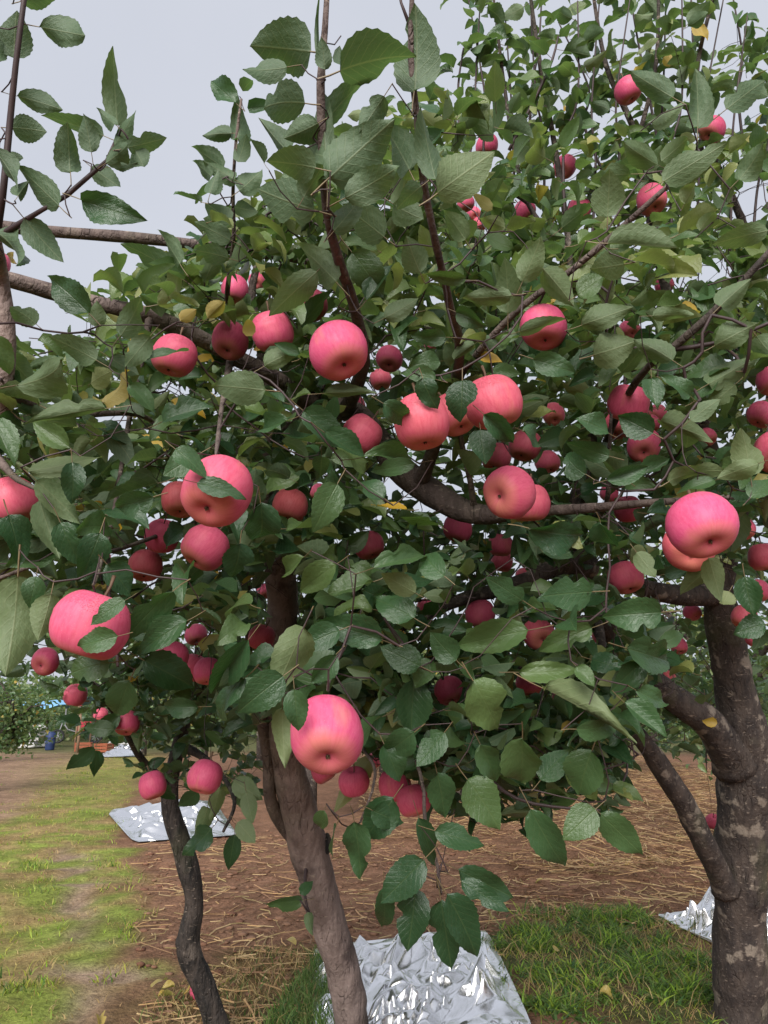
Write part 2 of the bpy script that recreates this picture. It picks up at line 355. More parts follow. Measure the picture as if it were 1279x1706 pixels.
def build_grass():
    green = [(0.075, 0.145, 0.030), (0.11, 0.195, 0.04), (0.05, 0.115, 0.03), (0.14, 0.19, 0.06)]
    yell = [(0.34, 0.36, 0.06), (0.25, 0.34, 0.04), (0.36, 0.29, 0.10), (0.19, 0.32, 0.035)]
    dry = [(0.36, 0.25, 0.11), (0.30, 0.19, 0.09), (0.42, 0.31, 0.15)]
    sets = []
    p = scatter(GRASSR, 20000, 0.3); p = p + np.stack([[fbm(a * 2, b * 2, 61, 2), fbm(a * 2, b * 2, 71, 2)] for a, b in p]) * .22 + rng.normal(0, .08, p.shape); cl_ = np.array([fbm(a * 4.2, b * 4.2, 5, 3) for a, b in p])
    sets.append(blades(p[cl_ > 0.12 + 0.16 * rng.standard_normal(len(p))], 0.015, 0.06, 0.0034, green + yell[3:], 1.7))
    sets.append(blades(p[cl_ > 0.36 + 0.1 * rng.standard_normal(len(p))], 0.03, 0.10, 0.0036, green[:2] + yell[1:2] + yell[3:], 1.5))
    sets.append(blades(p[cl_ < -0.05][:3500], 0.01, 0.06, 0.002, dry + yell, 1.8))
    sets.append(blades(p[(cl_ > .0) & (rng.random(len(p)) < .45)], 0.015, 0.05, 0.0075, green + yell[1:2], 2.2))
    sets.append(blades(scatter(GRASSM, 3500), 0.03, 0.11, 0.0022, green, 0.8))
    sets.append(blades(scatter(GRASSR, 500), 0.05, 0.16, 0.0016, dry, 1.4))
    p = scatter(PATH, 42000, 0.9); p = p - np.array([(fbm(a * 2.3, b * 2.3, 51, 3), fbm(a * 2.3, b * 2.3, 57, 3)) for a, b in p]) * .30; n = np.array([fbm(a * 1.9, b * 1.9, 21, 3) for a, b in p]); tr = inpoly(p[:, 0], p[:, 1], TRACK) | inpoly(p[:, 0], p[:, 1], BARE)
    p1 = p[(n > 0.02) & ~(tr & (n < 0.45))]; sets.append(blades(p1, 0.012, 0.055, 0.003, yell, 1.0))
    p2 = p[(n <= 0.02) & ~(tr & (rng.random(len(p)) < 0.85))]; sets.append(blades(p2, 0.008, 0.035, 0.0025, dry + yell[2:3], 1.3))
    p3 = p[(n > 0.34) & ~tr]; sets.append(blades(p3, 0.02, 0.075, 0.003, green + yell[:2], 0.9))
    sets.append(blades(scatter(DRY, 3000), 0.015, 0.08, 0.002, dry + green[:1], 1.3))
    V = np.concatenate([s[0] for s in sets]); k = np.cumsum([0] + [len(s[0]) for s in sets[:-1]])
    Fc = np.concatenate([s[1] + o for s, o in zip(sets, k)]); C = np.concatenate([s[2] for s in sets])
    tag(link('grass', mesh_from('grass', V, Fc, [M_GRASS], False, tone=C)), 'patchy green and yellowing grass on the orchard floor', 'grass', kind='stuff')
build_grass()
def build_straw():
    ps_ = scatter(STRAW, 19000, 0.7); ps_ = ps_[np.array([fbm(a * .9, b * .9, 31, 3) for a, b in ps_]) > .02 + .22 * rng.standard_normal(len(ps_)) - .5 * (ps_[:, 0] > 1.3)]
    p = np.concatenate([ps_, scatter(DRY, 500), scatter(gp([(225, 1600), (830, 1600), (830, 1400), (240, 1390)]), 1300), scatter(gp([(830, 1530), (1200, 1560), (1200, 1440), (830, 1440)]), 900)])
    n = len(p); L = 0.06 + 0.22 * rng.random(n); a = rng.random(n) * 6.283; bend = (rng.random(n) - .5) * 1.6; w_ = 0.0016 + 0.0022 * rng.random(n)
    ins = inpoly(p[:, 0], p[:, 1], STRAW); pile = np.where(ins, 0.05 * rng.random(n), 0.012 * rng.random(n))
    z0 = np.array([hgt(x, y) for x, y in p]) + np.where(ins, 0.02, 0) + 0.004 + pile; tilt = np.where(ins, .5, .15) * (rng.random(n) - 0.45)
    V = np.zeros((n, 6, 3))
    for i, t in enumerate((-0.5, 0.0, 0.5)):
        ang = a + bend * t; x = p[:, 0] + np.cos(ang) * L * t; y = p[:, 1] + np.sin(ang) * L * t; z = z0 + np.maximum(tilt * L * (t + .5), -pile)
        V[:, i * 2] = np.stack([x - np.sin(ang) * w_, y + np.cos(ang) * w_, z], 1); V[:, i * 2 + 1] = np.stack([x + np.sin(ang) * w_, y - np.cos(ang) * w_, z + w_], 1)
    pal = np.array([(0.44, 0.27, 0.12), (0.34, 0.20, 0.10), (0.48, 0.34, 0.17), (0.24, 0.13, 0.07), (0.30, 0.22, 0.09)])
    C = np.repeat(np.concatenate([pal[rng.integers(0, 5, n)] * (0.7 + 0.5 * rng.random((n, 1))), np.ones((n, 1))], 1)[:, None], 6, 1)
    i = np.arange(n)[:, None] * 6
    tag(link('straw', mesh_from('straw', V.reshape(-1, 3), np.concatenate([i + [0, 1, 3, 2], i + [2, 3, 5, 4]]), [M_STRAW], False, tone=C.reshape(-1, 4))), 'loose golden straw mulch strewn over the soil', 'straw', kind='stuff')
build_straw()
def build_clods():
    p = scatter(gp([(215, 1760), (230, 1480), (250, 1380), (820, 1390), (1200, 1460), (1200, 1540), (900, 1530), (760, 1600), (500, 1620), (380, 1700)]), 3200, 0.6)
    t = (1 + 5 ** .5) / 2
    iv = nz(np.array([(-1, t, 0), (1, t, 0), (-1, -t, 0), (1, -t, 0), (0, -1, t), (0, 1, t), (0, -1, -t), (0, 1, -t), (t, 0, -1), (t, 0, 1), (-t, 0, -1), (-t, 0, 1)], float))
    fi = np.array([(0, 11, 5), (0, 5, 1), (0, 1, 7), (0, 7, 10), (0, 10, 11), (1, 5, 9), (5, 11, 4), (11, 10, 2), (10, 7, 6), (7, 1, 8), (3, 9, 4), (3, 4, 2), (3, 2, 6), (3, 6, 8), (3, 8, 9), (4, 9, 5), (2, 4, 11), (6, 2, 10), (8, 6, 7), (9, 8, 1)])
    n = len(p); r = 0.004 + 0.024 * rng.random(n) ** 5
    V = iv[None] * (0.7 + 0.6 * rng.random((n, 12, 1))) * r[:, None, None] * np.array([1.3, 1.0, 0.5])
    V += np.stack([p[:, 0], p[:, 1], np.array([hgt(x, y) for x, y in p]) + r * .25], 1)[:, None]
    c = np.array([(0.19, 0.10, 0.064), (0.21, 0.118, 0.076), (0.15, 0.075, 0.05), (0.20, 0.115, 0.075)])[rng.integers(0, 4, n)]
    C = np.repeat(np.concatenate([c, np.ones((n, 1))], 1)[:, None], 12, 1)
    tag(link('soil_clods', mesh_from('soil_clods', V.reshape(-1, 3), (fi[None] + (np.arange(n) * 12)[:, None, None]).reshape(-1, 3), [tint_material('clod_earth', 0.95, 0, 0.1)], True, tone=C.reshape(-1, 4))), 'small reddish brown clods on the tilled soil', 'soil', kind='stuff')
build_clods()
# ------------------------------------------------------------------ reflective foil sheets
k = NB('foil'); o_ = k.n('TexCoord').outputs['Object']
k.bump(k.noise(14, 2, o_, 0.5), 0.12, 0.02)
M_FOIL = k.fin((0.86, 0.86, 0.87), k.math('MULTIPLY_ADD', k.noise(5, 2, o_), 0.16, 0.16), 0.5, 1.0)
from mathutils.geometry import delaunay_2d_cdt
def foil(corners, label, amp=0.03, n=1500, seed=1):
    """a sheet of thin foil crumpled into flat facets of very different size, with longer folds running through"""
    q = np.array([G(x, y)[:2] for x, y in corners]); r = np.random.default_rng(seed)
    cen = q.mean(0); uv = []
    m = int(n ** .5 * 1.1)
    for a in range(4):
        for t in np.linspace(0, 1, m, endpoint=False): uv.append([(t, 0), (1, t), (1 - t, 1), (0, 1 - t)][a])
    ne = len(uv)
    while len(uv) < n + ne:
        u, v = r.random(2); k_ = .5 + .5 * fbm(u * 5, v * 5, seed, 2)
        if r.random() < k_ + .12: uv.append((.01 + .98 * u, .01 + .98 * v))
    for _ in range(26):                                # fold lines
        a, b = r.random(2), r.random(2); b = a + (b - a) * .6
        for t in np.linspace(0, 1, 16):
            p_ = a + (b - a) * t + r.normal(0, .006, 2)
            if .01 < p_[0] < .99 and .01 < p_[1] < .99: uv.append((*p_, 1))
    U = np.array([p_[:2] for p_ in uv]); fold = np.array([len(p_) == 3 for p_ in uv])
    u, v = U[:, :1] * 1.0, U[:, 1:] * 1.0
    xy = (1 - u) * (1 - v) * q[0] + u * (1 - v) * q[1] + u * v * q[2] + (1 - u) * v * q[3]
    wob = np.array([(fbm(a * 2.6, b * 2.6, seed, 2), fbm(a * 2.6, b * 2.6, seed + 9, 2)) for a, b in xy]); xy = xy + wob * .12
    an = .9 + seed; st = np.stack([xy @ (math.cos(an), math.sin(an)), (xy @ (-math.sin(an), math.cos(an))) * 2.4], 1)
    res = delaunay_2d_cdt([Vector(p_) for p_ in st.tolist()], [], [], 0, 1e-5)
    big = np.array([max(0, fbm(a * 3.1, b * 3.1, seed + 3, 2)) for a, b in xy])
    h = big * amp * 2.2 + r.random(len(xy)) ** 1.5 * amp + np.where(fold, amp * r.uniform(.8, 1.8, len(xy)), 0)
    edge = np.minimum(np.minimum(U[:, 0], 1 - U[:, 0]), np.minimum(U[:, 1], 1 - U[:, 1])); h *= .12 + .88 * np.minimum(1, edge * 7); h = h + np.array([hgt(a, b) for a, b in xy])
    out = [(xy[o_[0]][0] - cen[0], xy[o_[0]][1] - cen[1]) for o_ in res[3]]; hz = [h[o_[0]] if o_ else 0 for o_ in res[3]]
    V = np.array([(a, b, c + .016) for (a, b), c in zip(out, hz)])
    f = [tuple(t) if len(t) == 3 else tuple(t) for t in res[2]]
    me = mesh_from('foil_sheet', V, f, [M_FOIL], True)
    cr = me.attributes.new('crease_edge', 'FLOAT', 'EDGE'); cr.data.foreach_set('value', (r.random(len(me.edges)) ** 2.2).astype(np.float32))
    o = link('foil_sheet', me, loc=(cen[0], cen[1], 0)); ss = o.modifiers.new('soft creases', 'SUBSURF'); ss.levels = 3; ss.render_levels = 3
    tag(o, label, 'foil', 'reflective foil sheets on the orchard floor')
foil([(540, 1860), (905, 1860), (818, 1560), (522, 1582)], 'crumpled silver foil sheet beside the leaning grey trunk', 0.052, 1000, 3)
foil([(392, 1394), (232, 1406), (180, 1350), (350, 1337)], 'crinkled silver foil sheet behind the thin blackened trunk', 0.045, 420, 5)
foil([(1320, 1640), (1190, 1574), (1100, 1532), (1330, 1500)], 'crumpled foil sheet behind the thick trunk with pale bark patches', 0.06, 420, 8)
foil([(232, 1262), (162, 1262), (196, 1247), (244, 1243)], 'small distant foil sheet at the far end of the grass path', 0.06, 250, 11)
foil([(985, 1282), (915, 1282), (925, 1268), (985, 1268)], 'sliver of far foil sheet seen through leaves beyond the straw', 0.06, 200, 13)
# ------------------------------------------------------------------ leaf shapes
def leaf_verts(ts, cols, fold, curl, twist, wave, wph, serr=0.0, bite=None, sway=0.0):
    """blade along +Y (length 1, width 1 before scaling), normal +Z; arrays of leaf parameters broadcast over the first axis"""
    fold, curl, twist, wave, wph, sway = [np.atleast_1d(np.asarray(a, float)) for a in (fold, curl, twist, wave, wph, sway)]
    n = len(fold); V = np.zeros((n, len(ts), len(cols), 3)); UV = np.zeros((len(ts), len(cols), 2))
    for i, t in enumerate(ts):
        hw = 0.5 * max(0.0, math.sin(math.pi * min(1, t ** 0.72))) ** 0.72 * (1 - 0.25 * t ** 3)
        if t > 0.86: hw *= 1 - 0.35 * (t - 0.86) / 0.14
        if serr: hw *= 1 + (serr if i % 2 else -serr)
        for j, c in enumerate(cols):
            h2 = hw
            if bite and c * bite[2] > 0 and abs(t - bite[0]) < bite[1]: h2 = hw * (0.55 + 0.45 * (abs(t - bite[0]) / bite[1]) ** 2)
            x = h2 * c
            z = np.abs(x) * np.tan(fold) * (1 - 0.35 * abs(c)) + wave * np.sin(wph + t * 9 + c * 1.5) * abs(c) * 0.9
            a = curl * t
            y = np.where(np.abs(curl) < 1e-3, t, np.sin(a) / np.where(np.abs(curl) < 1e-3, 1, curl)); zz = np.where(np.abs(curl) < 1e-3, 0, -(1 - np.cos(a)) / np.where(np.abs(curl) < 1e-3, 1, curl))
            tw = twist * t; sx = x * np.cos(fold * 0.6)
            V[:, i, j, 0] = sx * np.cos(tw) - z * np.sin(tw) + sway * t * t
            V[:, i, j, 1] = y + z * np.sin(a) * 0.6
            V[:, i, j, 2] = zz + z * np.cos(a) + sx * np.sin(tw)
            UV[i, j] = (0.5 + 0.5 * c * min(1, hw * 2 + 0.05), t)
    return V, UV
def leaf_mesh(i, flat=1.0):
    r = random.Random(100 + i)
    ts = np.linspace(0.0, 1.0, 19); cols = (-1, -.55, 0, .55, 1)
    V, UV = leaf_verts(ts, cols, r.uniform(.12, .85) * flat, r.uniform(-.6, 1.7) * flat, r.uniform(-.9, .9) * flat, r.uniform(.02, .075), r.uniform(0, 6), 0.035, (r.uniform(.3, .7), r.uniform(.07, .14), r.choice((-1, 1))) if i % 4 == 3 else None, r.uniform(-.14, .14))
    V = V[0].reshape(-1, 3); nr, nc = len(ts), 5
    f = [(a * nc + b, a * nc + b + 1, (a + 1) * nc + b + 1, (a + 1) * nc + b) for a in range(nr - 1) for b in range(nc - 1)]
    if False and i % 11 == 2:                                  # insect hole
        f[4 * r.randrange(6, 12) + r.choice((1, 2))] = None
        f = [q for q in f if q]
    pv, pf = tube([(0, -0.32, 0.02), (0, -0.15, -0.01), (0, 0.01, -0.004)], [0.012, 0.011, 0.009], 4, cap=False)
    pv[:, 0] *= 1.6; n = len(V); mi = [0] * len(f) + [1] * len(pf)
    f += [tuple(k_ + n for k_ in q) for q in pf]
    uv = np.concatenate([UV.reshape(-1, 2), np.full((len(pv), 2), 0.5)])
    return mesh_from('leaf', np.concatenate([V, pv]), f, [M_LEAF, M_PET], True, uv=uv, midx=mi)
LEAFM = [leaf_mesh(i) for i in range(24)]; LEAFH = [leaf_mesh(i + 20, .85) for i in range(20)]; LEAFF = [leaf_mesh(i + 60, .4) for i in range(12)]
LT = (0.0, .13, .36, .62, .86, 1.0)
def mass_mesh(name, L, origin):
    """one joined mesh for the leaves past the first few hundred"""
    n = len(L['p']); r = rng
    V, UV = leaf_verts(LT, (-1, 0, 1), r.uniform(.1, .8, n), r.uniform(-.5, 1.6, n), r.uniform(-.9, .9, n), r.uniform(0, .06, n), r.uniform(0, 6, n), 0, None, r.uniform(-.15, .15, n))
    X = np.cross(L['y'], L['n'])
    W = (V[..., 0] * L['w'][:, None, None])[..., None] * X[:, None, None] + (V[..., 1] * L['l'][:, None, None])[..., None] * L['y'][:, None, None] + (V[..., 2] * L['l'][:, None, None])[..., None] * L['n'][:, None, None]
    W = W + L['p'][:, None, None] - origin
    nr = len(LT); base = (np.arange(n) * nr * 3)[:, None, None]
    q = np.array([(a * 3 + b, a * 3 + b + 1, (a + 1) * 3 + b + 1, (a + 1) * 3 + b) for a in range(nr - 1) for b in range(2)])
    tone = np.repeat(L['t'], nr * 3)
    return mesh_from(name, W.reshape(-1, 3), (q[None] + base).reshape(-1, 4), [M_MASS], True, uv=np.tile(UV.reshape(-1, 2), (n, 1)), tone=tone)

# ------------------------------------------------------------------ apples: pixel centre, half width, offset of the calyx seen from here, coral tint, tree, label
R0 = 0.0435
APPLES = [
 (562, 584, 48, (15, 29), .1, 'M', 'large pink apple hanging alone just below the grey limb, seen from below'),
 (545, 1223, 62, (2, 45), .1, 'M', 'largest pink apple, hanging low in front of the leaning grey trunk'),
 (1169, 873, 54, (13, 39), .05, 'R', 'big dewy pink apple with an orange twin tucked behind its lower edge'),
 (1146, 910, 41, (4, 20), .75, 'R', 'salmon apple half hidden behind the big dewy pink apple'),
 (153, 1041, 61, None, .3, 'M', 'large striped apple partly covered by leaves above the blue tarp'),
 (362, 818, 59, (-20, 38), .4, 'M', 'large two-tone apple with a leaf lying across its middle'),
 (343, 912, 38, None, .3, 'M', 'round apple hanging directly under the two-tone apple with a leaf across'),
 (850, 821, 43, (-23, 6), .35, 'M', 'round red apple showing its dark hollow on the side, on the dark limb'),
 (882, 838, 34, None, .5, 'M', 'red apple peeping out behind the round apple with a side hollow'),
 (820, 670, 46, None, .6, 'M', 'coral apple with a dark round leaf over its side, below a yellow leaf'),
 (702, 702, 48, None, .65, 'M', 'coral apple at the outer end of the touching coral trio'),
 (755, 690, 36, None, .7, 'M', 'coral apple squeezed in the middle of the touching coral trio'),
 (454, 552, 35, None, .25, 'M', 'shaded apple under the grey limb with a leaf tip across its front'),
 (384, 567, 31, None, .15, 'M', 'apple behind the grey limb with a dark twig running down over it'),
 (290, 592, 36, None, .35, 'M', 'red apple hanging below the grey limb with a leaf folded over its middle'),
 (391, 482, 23, None, .1, 'M', 'small striped apple above the grey limb behind a dark twig'),
 (520, 508, 26, None, .3, 'M', 'apple mostly covered by leaves above the lone large pink apple'),
 (906, 545, 38, None, .1, 'R', 'pink apple under the crossing brown branch, topped by twig litter'),
 (76, 1102, 22, (-9, 9), .1, 'E', 'small round apple at a bare twig end above the blue tarp'),
 (284, 1096, 28, None, .15, 'L', 'first of three touching apples over the thin blackened trunk, farthest from the trunk top'),
 (322, 1112, 23, None, .3, 'L', 'middle one of three touching apples over the thin blackened trunk'),
 (346, 1118, 23, None, .1, 'L', 'apple with a bright rim, last of three touching apples over the thin blackened trunk'),
 (326, 1057, 18, None, .2, 'L', 'small apple just above the three touching apples'),
 (211, 1204, 21, None, .15, 'L', 'small pink apple with a leaf notch, beside the orange crates'),
 (254, 1308, 23, None, .1, 'L', 'small pink apple at the top of the thin blackened trunk'),
 (341, 1294, 29, None, .15, 'L', 'apple hanging above the left foil sheet, with a leaf notch in its top'),
 (898, 1057, 27, (8, 12), .6, 'R', 'single coral apple with a dark calyx below the pale broken limb'),
 (1153, 1020, 14, None, .2, 'R', 'tiny dark pink apple in the fork beside the thick trunk'),
 (1046, 150, 22, None, .1, 'R', 'pink apple high in the crown, half behind a grey green leaf'),
 (811, 243, 19, None, .1, 'R', 'round pink apple against the sky above the large pale leaf'),
 (941, 278, 19, None, .1, 'R', 'apple high on a straight upright twig, with a dark leaf at its side'),
 (1187, 216, 21, None, .1, 'R', 'high pink apple crossed by two thin twigs, near the picture edge'),
 (1085, 333, 25, None, .2, 'R', 'pink apple behind the rising brown branch in the upper crown'),
 (874, 351, 18, None, .1, 'R', 'apple cut by a green leaf tip in the upper crown, alone in a gap'),
 (965, 350, 20, None, .2, 'R', 'dark pink apple shaded by leaves beside the broad pale upright leaf'),
 (776, 338, 14, None, .2, 'M', 'topmost of three small apples among the yellow green young leaves'),
 (789, 356, 12, None, .2, 'M', 'middle of three small apples among the yellow green young leaves'),
 (798, 374, 12, None, .5, 'M', 'lowest of three small apples among the yellow green young leaves'),
 (-6, 441, 22, None, .3, 'E', 'pink apple at the picture edge on top of the pinkish trunk'),
 (22, 836, 42, None, .5, 'E', 'red apple at the picture edge half covered by a long olive leaf'),
 (588, 676, 21, None, .3, 'M', 'upper apple of the pair behind the hanging leaf under the lone pink apple'),
 (603, 722, 32, None, .5, 'M', 'lower apple of the pair behind the hanging leaf, beside the coral trio'),
 (648, 597, 22, None, .15, 'M', 'dewy pink apple peeping out beside the lone large pink apple'),
 (634, 632, 18, None, .6, 'M', 'small shaded apple right under the dewy peeping apple'),
 (1046, 672, 33, None, .2, 'R', 'pink apple under the rising branch, roofed by a shiny crinkled leaf'),
 (1028, 708, 24, None, .5, 'R', 'dark red apple below a shiny leaf beside the thin upright twig'),
 (1072, 742, 28, None, .2, 'R', 'pink apple behind leaves with only a broad band showing'),
 (1093, 690, 17, None, .4, 'R', 'small apple beside the shiny crinkled leaf, above the broad pink band'),
 (1284, 634, 24, None, .1, 'R', 'pink apple at the picture edge below the paired rising branches'),
 (1268, 690, 22, None, .2, 'R', 'pink apple near the picture edge over a spotted yellow leaf'),
 (1290, 752, 34, None, .4, 'R', 'red apple at the picture edge behind a round olive leaf'),
 (1046, 848, 24, None, .2, 'R', 'pink apple on the thin limb, crossed by a dark twig'),
 (1106, 475, 15, None, .2, 'R', 'small square-looking apple in a gap of sky between the branches'),
 (1048, 549, 17, None, .3, 'R', 'small half hidden apple under the crossing leaves in mid crown'),
 (763, 880, 24, None, .15, 'M', 'pink apple beneath the dark limb, split by a thin twig'),
 (833, 908, 21, None, .4, 'M', 'upper of two dull red apples below the dark limb'),
 (836, 935, 19, None, .5, 'M', 'lower of two dull red apples below the dark limb'),
 (614, 908, 24, None, .5, 'M', 'red apple behind a light green folded leaf in the middle of the tree'),
 (270, 893, 28, None, .2, 'M', 'apple with a leaf across, between the yellow leaf and the round hanging apple'),
 (243, 942, 27, None, .7, 'M', 'orange red apple under dark leaves above the striped apple'),
 (172, 930, 13, None, .1, 'M', 'tiny slice of pink apple above the striped apple'),
 (484, 842, 29, None, .95, 'M', 'shaded brownish apple crossed by a twig, next to the two-tone apple'),
 (301, 832, 30, None, .95, 'M', 'shaded brown apple just behind the two-tone apple'),
 (1042, 962, 28, None, .4, 'R', 'red apple in the fork above the curved dark limb'),
 (800, 1022, 24, None, .3, 'R', 'apple under the pale broken limb, cut up by leaves'),
 (747, 1150, 24, None, .3, 'M', 'pink apple beside the bright green leaf in the lower crown'),
 (880, 1138, 21, None, .35, 'R', 'pink apple between silvery leaves in the lower crown'),
 (934, 1158, 15, None, .3, 'R', 'small slice of apple under the yellow striped leaf'),
 (657, 1308, 26, None, .3, 'M', 'upper of two low apples beside the drooping shoot'),
 (688, 1334, 27, None, .35, 'M', 'lower of two low apples beside the drooping shoot'),
 (590, 1302, 25, None, .3, 'M', 'apple behind the withered pale leaf near the largest apple'),
 (538, 1284, 21, None, .35, 'M', 'apple showing just below the largest pink apple'),
 (1003, 1055, 18, None, .3, 'R', 'small apple strung on the peeling brown branch'),
 (1131, 1076, 14, None, .25, 'R', 'tiny dark apple beside the thick trunk, below the tiny fork apple'),
 (1240, 1028, 20, None, .7, 'R', 'coral apple peeping past the thick trunk under dark leaves'),
 (1270, 928, 24, None, .6, 'R', 'shaded apple near the picture edge below the thin limb'),
 (1262, 984, 19, None, .3, 'R', 'slice of apple near the picture edge above the coral one by the trunk'),
 (436, 1062, 22, None, .6, 'M', 'shaded apple half behind the upper grey trunk'),
 (1112, 1130, 13, None, .9, 'R', 'tiny orange apple on the thick rising limb of the dark trunk'),
 (126, 1158, 18, None, .5, 'L', 'small shaded red apple above the orange crates'),
 (1084, 706, 15, None, .3, 'R', 'small bright apple just below the shiny crinkled leaf'),
 (1164, 698, 14, None, .3, 'R', 'tiny apple in leaf shade above the round olive leaf'),
 (1178, 728, 15, None, .3, 'R', 'small apple slice beside a curled yellowish leaf, above the big dewy apple'),
 (922, 690, 19, None, .6, 'R', 'shaded red apple between the coral trio and the thin upright twig'),
 (874, 742, 26, None, .5, 'M', 'red apple directly above the round apple with a side hollow'),
 (912, 770, 20, None, .4, 'M', 'apple slice beside the round apple with a side hollow, over the limb'),
 (828, 762, 24, None, .5, 'M', 'red apple under the round dark leaf of the coral trio'),
 (720, 572, 14, None, .2, 'M', 'tiny apple between the lone large pink apple and the crossing brown branch'),
 (428, 468, 15, None, .2, 'M', 'small apple next to the striped one above the grey limb'),
 (530, 822, 16, None, .3, 'M', 'small apple peeping out above the bright green hanging leaf'),
 (1015, 822, 15, None, .2, 'R', 'small apple just above the thin limb beside an upright twig'),
 (845, 1062, 13, None, .4, 'R', 'tiny apple near the lone coral apple below the pale broken limb'),
 (708, 1012, 15, None, .4, 'R', 'small apple under the tip of the pale broken limb'),
 (872, 960, 14, None, .5, 'R', 'small apple resting behind the pale broken limb'),
 (440, 985, 13, None, .3, 'M', 'small apple beside the upper grey trunk, below a very dark leaf'),
 (1256, 1062, 15, None, .4, 'R', 'small apple slice beyond the thick trunk, lowest of those at the picture edge'),
 (620, 1268, 13, None, .4, 'M', 'tiny apple by the stalk of the withered pale leaf'),
 (1010, 598, 15, None, .3, 'R', 'small apple below the broad olive leaf in mid crown'),
 (1236, 880, 20, None, .4, 'R', 'red apple right next to the big dewy pink apple, toward the picture edge'),
 (168, 1190, 12, None, .5, 'L', 'tiny red apple above the orange crates beside a dark leaf'),
 (1187, 1368, 12, None, .4, 'R', 'tiny dull apple low down in the crook of the thick trunk'),
]
apples = []
for (x, y, r, cd, hue, tr, lab) in APPLES:
    R = R0 * (1.06 if r > 50 else 1.0) * random.uniform(.97, 1.03); d = R * F / r
    if d > 3.4: R *= 0.8; d *= 0.8
    apples.append(dict(p=P(x, y, d), R=R, d=d, x=x, y=y, r=r, cd=cd, hue=hue, t=tr, lab=lab))

